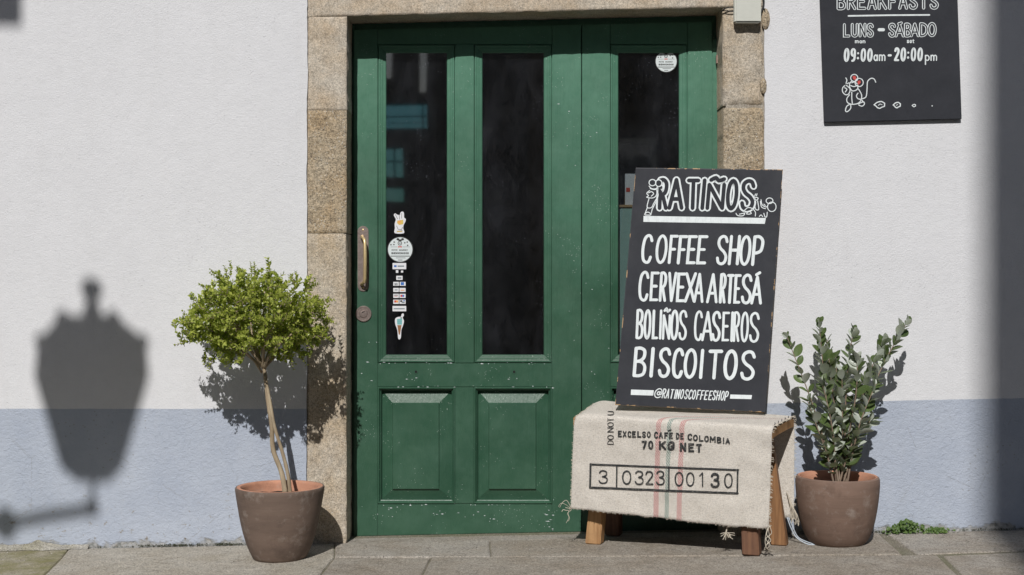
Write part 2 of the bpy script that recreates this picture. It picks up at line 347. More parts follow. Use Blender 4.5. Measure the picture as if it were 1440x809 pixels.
# ------------------------------------------------------------------ mesh builder
class MB:
    def __init__(s): s.v = []; s.f = []; s.mi = []; s.uvs = None
    def add(s, vs, fs, mi=0):
        o = len(s.v); s.v += [tuple(v) for v in vs]
        for f in fs: s.f.append([i+o for i in f]); s.mi.append(mi)
        return s
    def box(s, a, b, mi=0):
        x0, y0, z0 = a; x1, y1, z1 = b
        vs = [(x0, y0, z0), (x1, y0, z0), (x1, y1, z0), (x0, y1, z0), (x0, y0, z1), (x1, y0, z1), (x1, y1, z1), (x0, y1, z1)]
        return s.hexa(vs, mi)
    def hexa(s, vs, mi=0):
        return s.add(vs, [(0, 3, 2, 1), (4, 5, 6, 7), (0, 1, 5, 4), (1, 2, 6, 5), (2, 3, 7, 6), (3, 0, 4, 7)], mi)
    def tube(s, pts, rad, n=8, mi=0, cap=True, sq=0.0):
        pts = [Vector(p) for p in pts]
        if not hasattr(rad, '__len__'): rad = [rad]*len(pts)
        rings = []; up = None
        for i, p in enumerate(pts):
            t = (pts[min(i+1, len(pts)-1)]-pts[max(i-1, 0)])
            if t.length < 1e-9: t = Vector((0, 0, 1))
            t.normalize()
            if up is None:
                up = Vector((0, 0, 1)) if abs(t.z) < 0.9 else Vector((1, 0, 0))
            a = t.cross(up).normalized(); b = a.cross(t).normalized(); up = b
            rings.append([p+(a*math.cos(2*math.pi*k/n)+b*math.sin(2*math.pi*k/n))*rad[i] for k in range(n)])
        vs = [v for r in rings for v in r]; fs = []
        for i in range(len(rings)-1):
            for k in range(n):
                fs.append((i*n+k, i*n+(k+1) % n, (i+1)*n+(k+1) % n, (i+1)*n+k))
        if cap: fs.append(tuple(range(n-1, -1, -1))); fs.append(tuple((len(rings)-1)*n+k for k in range(n)))
        return s.add(vs, fs, mi)
    def lathe(s, prof, c, n=48, mi=0, wob=0.0, rot=0.0):
        vs = []; fs = []
        for j, (r, z) in enumerate(prof):
            for k in range(n):
                a = 2*math.pi*k/n+rot; rr = r*(1+wob*N(math.cos(a)*1.5, math.sin(a)*1.5, z*6))
                vs.append((c[0]+rr*math.cos(a), c[1]+rr*math.sin(a), c[2]+z))
        for j in range(len(prof)-1):
            for k in range(n):
                fs.append((j*n+k, j*n+(k+1) % n, (j+1)*n+(k+1) % n, (j+1)*n+k))
        return s.add(vs, fs, mi)
    def prism(s, pts, dvec, mi=0):
        """pts: 3-D loop, extruded along dvec"""
        n = len(pts); d = Vector(dvec); vs = [Vector(p) for p in pts]; vs += [v+d for v in vs]
        fs = [tuple(range(n)), tuple(range(2*n-1, n-1, -1))]+[(i, i+n, (i+1) % n+n, (i+1) % n) for i in range(n)]
        return s.add(vs, fs, mi)
    def mesh(s, name, mats):
        me = bpy.data.meshes.new(name); me.from_pydata(s.v, [], s.f)
        if not isinstance(mats, (list, tuple)): mats = [mats]
        for m in mats: me.materials.append(m)
        me.polygons.foreach_set('material_index', s.mi)
        me.update(); return me
    def build(s, name, mats, parent=None, smooth=False, fix=True, bevel=0):
        me = s.mesh(name, mats)
        if fix or bevel:
            bm = bmesh.new(); bm.from_mesh(me)
            if fix: bmesh.ops.recalc_face_normals(bm, faces=bm.faces)
            if bevel:
                bmesh.ops.bevel(bm, geom=[e for e in bm.edges if e.is_manifold and e.calc_face_angle(0) > 0.6], offset=bevel, segments=2, affect='EDGES', clamp_overlap=True)
            bm.to_mesh(me); bm.free()
        if smooth:
            me.polygons.foreach_set('use_smooth', [True]*len(me.polygons))
        o = bpy.data.objects.new(name, me); C.objects.link(o)
        if parent: o.parent = parent; o.matrix_parent_inverse = Matrix.Translation(parent.matrix_world.translation).inverted() if parent.type == 'EMPTY' else parent.matrix_world.inverted()
        if smooth and smooth != 'full':
            try: me.set_sharp_from_angle(angle=math.radians(40))
            except Exception: pass
        return o
def tag(o, label=None, cat=None, group=None, kind=None):
    if label: o['label'] = label
    if cat: o['category'] = cat
    if group: o['group'] = group
    if kind: o['kind'] = kind
    return o
def thing(name, loc, label, cat, group=None):
    o = bpy.data.objects.new(name, None); C.objects.link(o); o.location = loc; o.empty_display_size = 0.1
    o.matrix_world = Matrix.Translation(loc)
    return tag(o, label, cat, group)
def rnd(seed): return random.Random(seed)

# ------------------------------------------------------------------ SETTING: ground and pavement
gb = MB()
S = 260
xs = [-S, -12, 0, 12, S]
for i in range(4):
    a, b = xs[i], xs[i+1]
    gb.add([(a, -S, gz(a)-0.045), (b, -S, gz(b)-0.045), (b, S, gz(b)-0.045), (a, S, gz(a)-0.045)], [(0, 1, 2, 3)])
tag(gb.build('ground', MAT['asphalt']), kind='structure')
pv = bpy.data.objects.new('pavement', None); C.objects.link(pv); pv['kind'] = 'structure'
jb = MB(); jx0, jx1 = -7.0, 7.0
jb.add([(jx0, -3.2, gz(jx0)-0.0065), (jx1, -3.2, gz(jx1)-0.0065), (jx1, 0.3, gz(jx1)-0.0065), (jx0, 0.3, gz(jx0)-0.0065)], [(0, 1, 2, 3)])
jb.build('joint_bed', MAT['joint'], pv)

def slab(poly, m, dz=0.0, seed=0, tilt=0.0, gap=0.001):
    """polygon (x,y) -> paving stone with worn rounded rim"""
    c = Vector((sum(p[0] for p in poly)/len(poly), sum(p[1] for p in poly)/len(poly)))
    pts = []
    n = len(poly)
    for i in range(n):
        a = Vector(poly[i]); b = Vector(poly[(i+1) % n]); L = (b-a).length; k = max(2, int(L/0.06))
        nrm = Vector((-(b-a).y, (b-a).x)).normalized()
        if nrm.dot(c-(a+b)/2) < 0: nrm = -nrm
        for j in range(k):
            t = j/k; p = a.lerp(b, t)
            pts.append(p+nrm*(gap+0.0022*N(p.x*9, p.y*9, seed*3.1)+0.0015*N(p.x*40, p.y*40, seed)))
    # Y-direction ordering: counter-clockwise
    area = sum(pts[i].x*pts[(i+1) % len(pts)].y-pts[(i+1) % len(pts)].x*pts[i].y for i in range(len(pts)))
    if area < 0: pts.reverse()
    def z(p): return gz(p.x)+dz+tilt*(p.x-c.x)
    k = len(pts); vs = []
    for ins, dzz in ((0, -0.03), (0, -0.0055), (0.003, -0.0015), (0.009, 0.0)):
        for p in pts:
            q = p+(c-p).normalized()*ins; vs.append((q.x, q.y, z(q)+dzz+(0.0008*N(q.x*14, q.y*14, seed) if dzz > -0.01 else 0)))
    fs = []
    for r in range(3):
        for i in range(k): fs.append((r*k+i, r*k+(i+1) % k, (r+1)*k+(i+1) % k, (r+1)*k+i))
    fs.append(tuple(3*k+i for i in range(k)))
    return MB().add(vs, fs).build('paving_stone', m, pv, fix=True)
def W(px, py): g = G(px, py); return (g.x, g.y)
YB = 0.0
def xw(px): return (px-HX)*6.25/F
row = W(900, 781)[1]
slab([(-3.4, YB), (-3.4, -1.1), (-2.065, -1.1), W(45.5, 825), W(87.5, 783), (xw(96), YB)], MAT['slab_moss'], -0.001, 1)
slab([(xw(97), YB), W(88.5, 783), W(46.5, 825), (-2.06, -1.1), (-0.78, -1.1), W(470, 783), (xw(470), YB)], MAT['slab3'], 0.0, 2)
slab([(xw(471), YB), W(471, 783), W(690, 783), (xw(688), YB)], MAT['slab2'], 0.001, 3)
slab([(xw(689), YB), W(691, 783), W(1268, 779), (xw(1235), YB)], MAT['slab'], 0.0, 4)
slab([(xw(1246), YB), W(1290, 779), (2.75, row+0.01), (2.75, YB)], MAT['slab2'], -0.001, 5)
slab([W(471, 784), (-0.775, -1.1), (-0.38, -1.1), W(606, 784)], MAT['slab'], -0.001, 6)
slab([W(607.5, 784), (-0.375, -1.1), (2.0, -1.1), W(1350, 812), W(1318, 781)], MAT['slab'], 0.001, 7)
slab([W(1326, 781), W(1358, 812), (2.05, -1.1), (2.95, -1.1), (2.75, row)], MAT['slab2'], -0.002, 8)
rr = rnd(4); y0 = -1.108
while y0 > -3.1:
    y1 = y0-rr.uniform(0.42, 0.6); x = -6.0
    while x < 6:
        x1 = x+rr.uniform(0.7, 1.3); slab([(x, y0), (x, y1), (x1, y1), (x1, y0)], MAT[rr.choice(['slab', 'slab', 'slab2', 'slab_moss'])], rr.uniform(-0.002, 0.002), rr.random()*50); x = x1+0.006
    y0 = y1-0.006
for sgn in (-1, 1):
    x = 3.41 if sgn < 0 else 2.96
    while x < 6:
        x1 = x+rr.uniform(0.7, 1.1); slab([(sgn*x, YB), (sgn*x, -1.1), (sgn*x1, -1.1), (sgn*x1, YB)], MAT['slab'], 0, rr.random()*50); x = x1+0.006

# ------------------------------------------------------------------ CAFE BUILDING
bld = thing('cafe_building', (0, 0, 0.035), 'white plastered cafe building with a blue painted foot and a green door set in granite', 'building')
XL, XR = -0.905, 1.113                         # outer edges of the stone surround
def wall_piece(poly, edges, name='wall'):
    """poly of (x,z); edges flagged True get an irregular plaster edge"""
    pts = []; n = len(poly)
    for i in range(n):
        a = Vector(poly[i]); b = Vector(poly[(i+1) % n])
        if edges[i]:
            k = int((b-a).length/0.018)
            for j in range(k):
                p = a.lerp(b, j/k); pts.append((p.x+0.0045*N(p.y*7, 3, p.x)+0.002*N(p.y*45, 1, p.x), p.y+(0.003*N(p.x*9, 5, 1) if abs(b.x-a.x) > 0.5 else 0)))
        else: pts.append(tuple(a))
    mb = MB().prism([(x, 0, z) for x, z in pts], (0, 0.3, 0))
    return mb
TOP = 6.2
wall_piece([(-9, -0.3), (XL, -0.3), (XL+0.006, 2.62), (-9, 2.62)], [0, 1, 0, 0]).build('wall', MAT['wall'], bld)
wall_piece([(XR, -0.3), (9, -0.3), (9, 2.62), (XR-0.005, 2.62)], [0, 0, 0, 1]).build('wall', MAT['wall'], bld)
MB().box((-9, 0, 2.6201), (9, 0.3, TOP)).build('wall', MAT['wall'], bld)
MB().box((-9.2, -0.25, TOP), (9.2, 4.5, TOP+0.18)).build('roof_slab', MAT['facade'], bld)
# cement patch at the left foot of the wall
ptc = []
for i in range(26):
    t = i/25; px = -10+t*135
    ptc.append((px, 766-9*max(0, 1-abs(px-55)/22)*(0.6+0.4*N(px*.3))-2.5*N(px*0.11, 4)))
top = [P(a, b, 0.004) for a, b in ptc]
vs = [];
for p in top: vs += [p+Vector((0, 0.002, 0)), p+Vector((0, -0.006, -0.010)), Vector((p.x, -0.022-0.030*abs(N(p.x*8, 2))-0.015*N(p.x*31, 6), gz(p.x)+0.001))]
fs = []
for i in range(25):
    for j in range(2): fs.append((i*3+j, i*3+j+1, (i+1)*3+j+1, (i+1)*3+j))
MB().add(vs, fs).build('cement_patch', MAT['render'], bld, smooth=True)

def stone_block(x0, x1, z0, z1, yb, m, seed, yf=0.004, zl=None, rnd_e=0.008, name='stone_block', amp=0.004, chamf=None):
    """rough-hewn block: front grid with worn edges; zl = (z0 at left, z0 at right) for a raking lower edge"""
    W_ = x1-x0; H = z1-z0; nx = max(6, int(W_/0.02)); nz = max(6, int(H/0.025)); nx = min(nx, 60); nz = min(nz, 60)
    def U(n):
        u = [0, 0.012, 0.03, 0.06]; r = [0.06+0.88*i/(n-5) for i in range(1, n-5)]; return u+r+[0.94, 0.97, 0.988, 1]
    us = U(nx+2); ws = U(nz+2); vs = []; fs = []
    for w_ in ws:
        for u in us:
            zb0 = (z0 if zl is None else zl[0]+(zl[1]-zl[0])*u)
            x = x0+u*W_; z = zb0+w_*(z1-zb0)
            dl = min(u*W_, (1-u)*W_, w_*H, (1-w_)*H)
            k = max(0, 1-dl/rnd_e); y = yf+rnd_e*0.55*k*k+amp*N(x*16, seed, z*16)+amp*0.5*N(x*60, seed, z*60)
            ed = 0.0022*N(x*24, seed+5, z*24)
            if u in (0, 1): x += ed
            if w_ in (0, 1): z += ed
            vs.append((x, y, z))
    a = len(us); b = len(ws)
    for j in range(b-1):
        for i in range(a-1): fs.append((j*a+i, j*a+i+1, (j+1)*a+i+1, (j+1)*a+i))
    loop = [i for i in range(a)]+[j*a+a-1 for j in range(1, b)]+[(b-1)*a+i for i in range(a-2, -1, -1)]+[j*a for j in range(b-2, 0, -1)]
    o = len(vs)
    for i in loop: v = vs[i]; vs.append((v[0], yb, v[2]))
    n = len(loop)
    for i in range(n): fs.append((loop[(i+1) % n], loop[i], o+i, o+(i+1) % n))
    fs.append(tuple(o+i for i in range(n)))
    return MB().add(vs, fs).build(name, m, bld, smooth=True)
RX0, RX1 = -0.7285, 0.930
zp = lambda py, d=0: P(720, py, d).z
stone_block(XL+0.004, RX0, -0.2, zp(328.8), 0.40, MAT['stone'], 1, name='jamb_stone')
stone_block(XL+0.006, RX0+0.001, zp(327.8), zp(155.4), 0.40, MAT['stone2'], 2, name='jamb_stone')
stone_block(XL+0.008, RX0+0.002, zp(154.6), zp(22.6), 0.40, MAT['stone3'], 3, name='jamb_stone', yf=0.006)
stone_block(RX1, XR-0.004, -0.2, 0.98, 0.40, MAT['stone'], 4, name='jamb_stone')
stone_block(RX1, XR-0.004, 0.987, zp(151), 0.40, MAT['stone2'], 5, name='jamb_stone', rnd_e=0.016, amp=0.006)
stone_block(RX1-0.002, XR-0.006, zp(148.5), zp(9.6), 0.40, MAT['stone'], 6, name='jamb_stone', rnd_e=0.022, amp=0.007)
stone_block(XL+0.008, XR-0.006, zp(20), 2.617, 0.40, MAT['stone3'], 7, zl=(zp(26.0, 0)+0.008, zp(8.5, 0)), name='lintel_stone')
MB().box((XL-0.02, 0.011, -0.2), (RX0-0.012, 0.30, 2.6)).build('mortar_bed', MAT['mortar'], bld)
MB().box((RX1+0.012, 0.011, -0.2), (XR+0.02, 0.30, 2.4)).build('mortar_bed', MAT['mortar'], bld)
# two knobs of rough stone that stick out of the plaster edge beside the right jamb
for (px, py, rx, rz) in ((1076.5, 27, 0.020, 0.048), (1073.5, 121, 0.016, 0.036)):
    c = P(px, py, 0.0); vs = []
    mb = MB(); prof = [(0.001, -1), (0.5, -0.85), (0.85, -0.5), (1, 0), (0.85, 0.5), (0.5, 0.85), (0.001, 1)]
    for r, z in prof:
        for k in range(10):
            a = 2*math.pi*k/10; q = 1+0.25*N(math.cos(a)*2, math.sin(a)*2, z+px)
            vs.append((c.x+r*rx*q*math.cos(a), c.y+r*0.012*q*math.sin(a), c.z+z*rz))
    mb.add(vs, [(j*10+k, j*10+(k+1) % 10, (j+1)*10+(k+1) % 10, (j+1)*10+k) for j in range(6) for k in range(10)])
    mb.build('stone_knob', MAT['stone2'], bld, smooth=True)
# threshold stone
slabv = []
mb = MB()
mb.hexa([(RX0, 0.002, -0.1), (RX1, 0.002, -0.1), (RX1, 0.52, -0.1), (RX0, 0.52, -0.1),
         (RX0, 0.002, gz(RX0)-0.001), (RX1, 0.002, gz(RX1)-0.001), (RX1, 0.52, gz(RX1)-0.022), (RX0, 0.52, gz(RX0)-0.022)])
mb.build('threshold_stone', MAT['slab2'], bld, bevel=0.003)
# dark room behind the glass
mb = MB()
rx0, rx1, ry0, ry1, rz0, rz1 = -1.9, 2.3, 0.345, 4.3, -0.05, 3.0
mb.add([(rx0, ry0, rz0), (rx1, ry0, rz0), (rx1, ry1, rz0), (rx0, ry1, rz0), (rx0, ry0, rz1), (rx1, ry0, rz1), (rx1, ry1, rz1), (rx0, ry1, rz1)],
       [(0, 1, 2, 3), (4, 7, 6, 5), (1, 5, 6, 2), (2, 6, 7, 3), (3, 7, 4, 0)])
mb.build('interior_room', MAT['room'], bld, fix=False)

# ---- door frame and leaves
DY = 0.19                                   # front plane of the stiles, metres behind the wall face
kd = (6.25+DY)/F
dx = lambda px: (px-HX)*kd
dz = lambda py: CAM.z+(HY-py)*kd
fb = MB()
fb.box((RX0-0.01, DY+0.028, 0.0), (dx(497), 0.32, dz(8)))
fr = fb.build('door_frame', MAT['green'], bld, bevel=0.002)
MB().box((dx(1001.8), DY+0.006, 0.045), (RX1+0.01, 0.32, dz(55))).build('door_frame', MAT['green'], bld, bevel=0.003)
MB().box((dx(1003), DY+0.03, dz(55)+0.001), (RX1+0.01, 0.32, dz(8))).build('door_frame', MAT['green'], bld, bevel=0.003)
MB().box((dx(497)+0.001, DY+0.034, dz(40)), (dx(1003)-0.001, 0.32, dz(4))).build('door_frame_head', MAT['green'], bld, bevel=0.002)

def ring(rect, prof, m, name, parent):
    """mitred moulding round a rectangle; prof = [(inset, depth)] from the outer edge inwards"""
    x0, x1, z0, z1 = rect; vs = []; fs = []
    for ins, d in prof:
        vs += [(x0+ins, DY+d, z0+ins), (x1-ins, DY+d, z0+ins), (x1-ins, DY+d, z1-ins), (x0+ins, DY+d, z1-ins)]
    for j in range(len(prof)-1):
        for k in range(4): fs.append((j*4+k, j*4+(k+1) % 4, (j+1)*4+(k+1) % 4, (j+1)*4+k))
    return MB().add(vs, fs).build(name, m, parent, fix=False)
GLAZ = [(-0.001, 0.012), (0.0022, 0.012), (0.0034, 0.0045), (0.005, 0.003), (0.0095, 0.003), (0.0115, 0.005), (0.016, 0.0062), (0.021, 0.0070), (0.0225, 0.0088), (0.029, 0.0102), (0.034, 0.0112), (0.037, 0.0135), (0.0385, 0.0180)]
PANL = [(-0.001, 0.012), (0.0, 0.001), (0.002, -0.004), (0.006, -0.004), (0.009, 0.001), (0.012, 0.008), (0.0155, 0.010), (0.017, 0.034)]

def leaf(x0, x1, cols, name_label, holes):
    root = bpy.data.objects.new('door_leaf', None); C.objects.link(root); root.parent = bld
    root.location = Vector((dx(x0), DY, 0.03))-bld.location; root.matrix_world = Matrix.Translation((dx(x0), DY, 0.03))
    if name_label: root['label'] = name_label
    X0, X1 = dx(x0), dx(x1); zt = dz(42)+0.02*(X0+0.7)
    zb = lambda x: gz(x)-0.006
    def pc(a, b, z0, z1, nm, y=0.0):
        za, zb_ = z0 if hasattr(z0, '__len__') else (z0, z0)
        zc, zd_ = z1 if hasattr(z1, '__len__') else (z1, z1)
        y0 = DY+y; y1 = DY+0.045
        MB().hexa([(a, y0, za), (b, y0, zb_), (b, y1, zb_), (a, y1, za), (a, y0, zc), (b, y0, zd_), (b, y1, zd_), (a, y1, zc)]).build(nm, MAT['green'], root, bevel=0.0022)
    ztt = lambda x: dz(42)+0.0235*(x+0.7)
    g = 0.0006
    # outer stiles run full height; rails and mullions butt between them
    pc(X0, cols[0][0], (zb(X0), zb(cols[0][0])), (ztt(X0), ztt(cols[0][0])), 'stile')
    pc(cols[-1][1], X1, (zb(cols[-1][1]), zb(X1)), (ztt(cols[-1][1]), ztt(X1)), 'stile')
    a, b = cols[0][0]+g, cols[-1][1]-g
    pc(a, b, (zb(a), zb(b)), dz(708.5), 'bottom_rail', 0.0012)
    pc(a, b, dz(544.5), dz(511), 'middle_rail', 0.0012)
    pc(a, b, dz(66)+0.012, (ztt(a), ztt(b)), 'top_rail', 0.0012)
    for i in range(len(cols)-1):
        pc(cols[i][1], cols[i+1][0], dz(511)+g, dz(66)+0.012-g, 'mullion')
        pc(cols[i][1], cols[i+1][0], dz(708.5)+g, dz(544.5)-g, 'mullion')
    for i, (a, b) in enumerate(cols):
        zt_ = dz(66)+0.0118
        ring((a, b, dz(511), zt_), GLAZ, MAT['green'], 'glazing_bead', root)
        # pane
        MB().box((a+0.034, DY+0.0165, dz(511)+0.034), (b-0.034, DY+0.0205, zt_-0.034)).build('pane', MAT['glass'], root)
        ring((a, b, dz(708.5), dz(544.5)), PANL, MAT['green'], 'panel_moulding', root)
        # raised and fielded panel
        pa, pb, z0, z1 = a+0.0165, b-0.0165, dz(708.5)+0.0165, dz(544.5)-0.0165
        ins = (0.052, 0.058, 0.050, 0.058)
        q = lambda i1, i2, d: [(pa+i1*ins[0], DY+d, z0+i1*ins[2]), (pb-i1*ins[1], DY+d, z0+i1*ins[2]), (pb-i1*ins[1], DY+d, z1-i1*ins[3]), (pa+i1*ins[0], DY+d, z1-i1*ins[3])]
        vs = q(0, 0, 0.030)+q(0.96, 0, 0.0135)+q(1.0, 0, 0.0055)
        fs = [(j*4+k, j*4+(k+1) % 4, (j+1)*4+(k+1) % 4, (j+1)*4+k) for j in range(2) for k in range(4)]+[(8, 9, 10, 11)]
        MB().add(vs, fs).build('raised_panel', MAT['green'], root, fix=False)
    for (px, py) in holes:
        c = Vector((dx(px), DY+0.0010, dz(py)))
        m_ = MB(); n = 14
        m_.add([(c.x+0.0095*math.cos(2*math.pi*k/n), DY+0.001-0.0015, c.z+0.0095*math.sin(2*math.pi*k/n)) for k in range(n)]+
               [(c.x+0.006*math.cos(2*math.pi*k/n), DY-0.0005, c.z+0.006*math.sin(2*math.pi*k/n)) for k in range(n)],
               [(k, (k+1) % n, n+(k+1) % n, n+k) for k in range(n)], 0)
        m_.add([(c.x+0.006*math.cos(2*math.pi*k/n), DY-0.0004, c.z+0.006*math.sin(2*math.pi*k/n)) for k in range(n)], [tuple(range(n-1, -1, -1))], 1)
        m_.build('peephole', [MAT['green'], MAT['black']], root, fix=False)
    return root
def chips(root, spots, seed):
    q_ = rnd(seed); cm = MB()
    for (x0, x1, y0, y1, n) in spots:
        for _ in range(n):
            px = q_.uniform(x0, x1); py = q_.uniform(y0, y1); ln = q_.uniform(.6, 5.5)*(1 if q_.random() < .5 else .4); h = q_.uniform(.25, .7); off = DY-0.0004
            a = (dx(px), off, dz(py)); cm.add([(dx(px), off, dz(py)), (dx(px+ln*.5), off-.0002, dz(py+h)), (dx(px+ln), off, dz(py+.1)), (dx(px+ln*.5), off-.0002, dz(py-h))], [(0, 1, 2, 3)])
    o = cm.build('paint_chips', MAT['sticker'], root, fix=False); o['kind'] = 'stuff'
L1 = leaf(497.5, 817.3, [(dx(531), dx(640)), (dx(666.5), dx(776.5))], 'wide left door leaf with two glass panes over two raised panels', [(585, 523), (723, 523)])
L2 = leaf(818.6, 1001.4, [(dx(858), dx(967))], 'narrow right door leaf with a single tall pane', [])

chips(L1, [(531, 632, 509.5, 512, 10), (668, 778, 509.5, 512, 9), (531, 640, 543, 546, 10), (675, 780, 543, 546, 9), (530, 560, 709, 728, 7), (600, 700, 709, 735, 16), (765, 779, 700, 748, 16), (500, 530, 430, 540, 6), (780, 815, 100, 600, 8), (531, 778, 709, 711, 14), (570, 600, 531, 534, 3), (710, 735, 531, 534, 3)], 3)
chips(L2, [(820, 858, 150, 560, 8)], 4)

# ------------------------------------------------------------------ strokes projected on surfaces
def cr(pts, n=6, closed=False):
    out = []; m = len(pts)
    rng = range(m if closed else m-1)
    for i in rng:
        if closed: p0, p1, p2, p3 = pts[(i-1) % m], pts[i], pts[(i+1) % m], pts[(i+2) % m]
        else: p0, p1, p2, p3 = pts[max(i-1, 0)], pts[i], pts[i+1], pts[min(i+2, m-1)]
        for j in range(n):
            t = j/n; t2 = t*t; t3 = t2*t
            out.append(tuple(0.5*((2*p1[k])+(-p0[k]+p2[k])*t+(2*p0[k]-5*p1[k]+4*p2[k]-p3[k])*t2+(-p0[k]+3*p1[k]-3*p2[k]+p3[k])*t3) for k in (0, 1)))
    if not closed: out.append(tuple(pts[-1]))
    return out
def ribbon(pts, w, closed=False, flat=False):
    P2 = [Vector(p) for p in pts]
    q = [P2[0]]
    for p in P2[1:]:
        if (p-q[-1]).length > 1e-4: q.append(p)
    if closed and (q[0]-q[-1]).length < 1e-4: q.pop()
    P2 = q; n = len(P2); L = []; R = []
    if n < 2: return [], []
    for i in range(n):
        a = P2[(i-1) % n] if (closed or i > 0) else None; b = P2[(i+1) % n] if (closed or i < n-1) else None
        d1 = (P2[i]-a).normalized() if a is not None else None; d2 = (b-P2[i]).normalized() if b is not None else None
        if d1 is None: d1 = d2
        if d2 is None: d2 = d1
        n1 = Vector((-d1.y, d1.x)); n2 = Vector((-d2.y, d2.x)); s = n1+n2
        if s.length < 1e-3: s = n1
        s.normalize(); k = 1/max(0.5, s.dot(n1)); ww = w/2
        L.append(P2[i]+s*ww*k); R.append(P2[i]-s*ww*k)
    vs = L+R; fs = [(i, i+1, n+i+1, n+i) for i in range(n-1)]
    if closed: fs.append((n-1, 0, n, 2*n-1))
    elif not flat:
        for e in (0, n-1):
            c = P2[e]; l = L[e]-c; sg = 1 if e == n-1 else -1; idx = []
            for k in (1, 2, 3):
                a = math.pi*k/4*(-sg); v = Vector((l.x*math.cos(a)-l.y*math.sin(a), l.x*math.sin(a)+l.y*math.cos(a)))
                idx.append(len(vs)); vs.append(c+v*0.92)
            fs.append((e, *idx, n+e))
    return vs, fs
def ray(px, py): return Vector(((px-HX)/F, 1.0, (HY-py)/F))
def plane_proj(o, nrm):
    nrm = nrm.normalized()
    if nrm.y > 0: nrm = -nrm
    def f(px, py, off):
        r = ray(px, py); t = (o-CAM).dot(nrm)/r.dot(nrm); return CAM+r*t+nrm*off
    return f
def bvh_proj(tree, fallback):
    def f(px, py, off):
        r = ray(px, py).normalized(); h = tree.ray_cast(CAM, r)
        if h[0] is None: return fallback(px, py, off)
        n = h[1]
        if n.y > 0: n = -n
        return h[0]+n*off
    return f
class Ink:
    """flat print: strokes and filled patches laid on a surface"""
    def __init__(s, proj, base=0.0006, step=0.00016): s.p = proj; s.mb = MB(); s.base = base; s.k = 0; s.step = step
    def off(s): s.k += 1; return s.base+(s.k % 7)*s.step
    def stroke(s, pts, w, closed=False, mi=0, off=None, flat=False):
        if not closed and not flat and len(pts) > 2:
            for i in range(1, len(pts)-1):
                a = Vector(pts[i])-Vector(pts[i-1]); b = Vector(pts[i+1])-Vector(pts[i])
                if a.length > 0 and b.length > 0 and a.normalized().dot(b.normalized()) < -0.1:
                    s.stroke(pts[:i+1], w, False, mi, off); s.stroke(pts[i:], w, False, mi, None if off is None else off+0.00004); return
        vs, fs = ribbon(pts, w, closed, flat); o = s.off() if off is None else off
        s.mb.add([s.p(v.x, v.y, o) for v in vs], fs, mi)
    def fill(s, pts, mi=0, off=None):
        o = s.off() if off is None else off
        s.mb.add([s.p(x, y, o) for x, y in pts], [tuple(range(len(pts)))], mi)
    def circle(s, cx, cy, rx, ry=None, mi=0, off=None, n=28):
        ry = ry or rx; s.fill([(cx+rx*math.cos(2*math.pi*k/n), cy+ry*math.sin(2*math.pi*k/n)) for k in range(n)], mi, off)
    def loop(s, cx, cy, rx, ry, w, mi=0, off=None, n=18):
        s.stroke([(cx+rx*math.cos(2*math.pi*k/n), cy+ry*math.sin(2*math.pi*k/n)) for k in range(n)], w, True, mi, off)
    def build(s, name, mats, parent, label=None):
        o = s.mb.build(name, mats, parent, fix=False)
        if label: o['label'] = label
        return o
def c_(*p): return ('c', list(p))
def l_(*p): return ('l', list(p))
def o_(*p): return ('o', list(p))
OO = o_((.5, 0), (.86, .14), (1, .5), (.86, .86), (.5, 1), (.14, .86), (0, .5), (.14, .14))
SS = c_((.95, .2), (.78, .04), (.45, 0), (.12, .09), (.06, .27), (.3, .44), (.7, .57), (.95, .74), (.84, .93), (.5, 1), (.16, .94), (.03, .78))
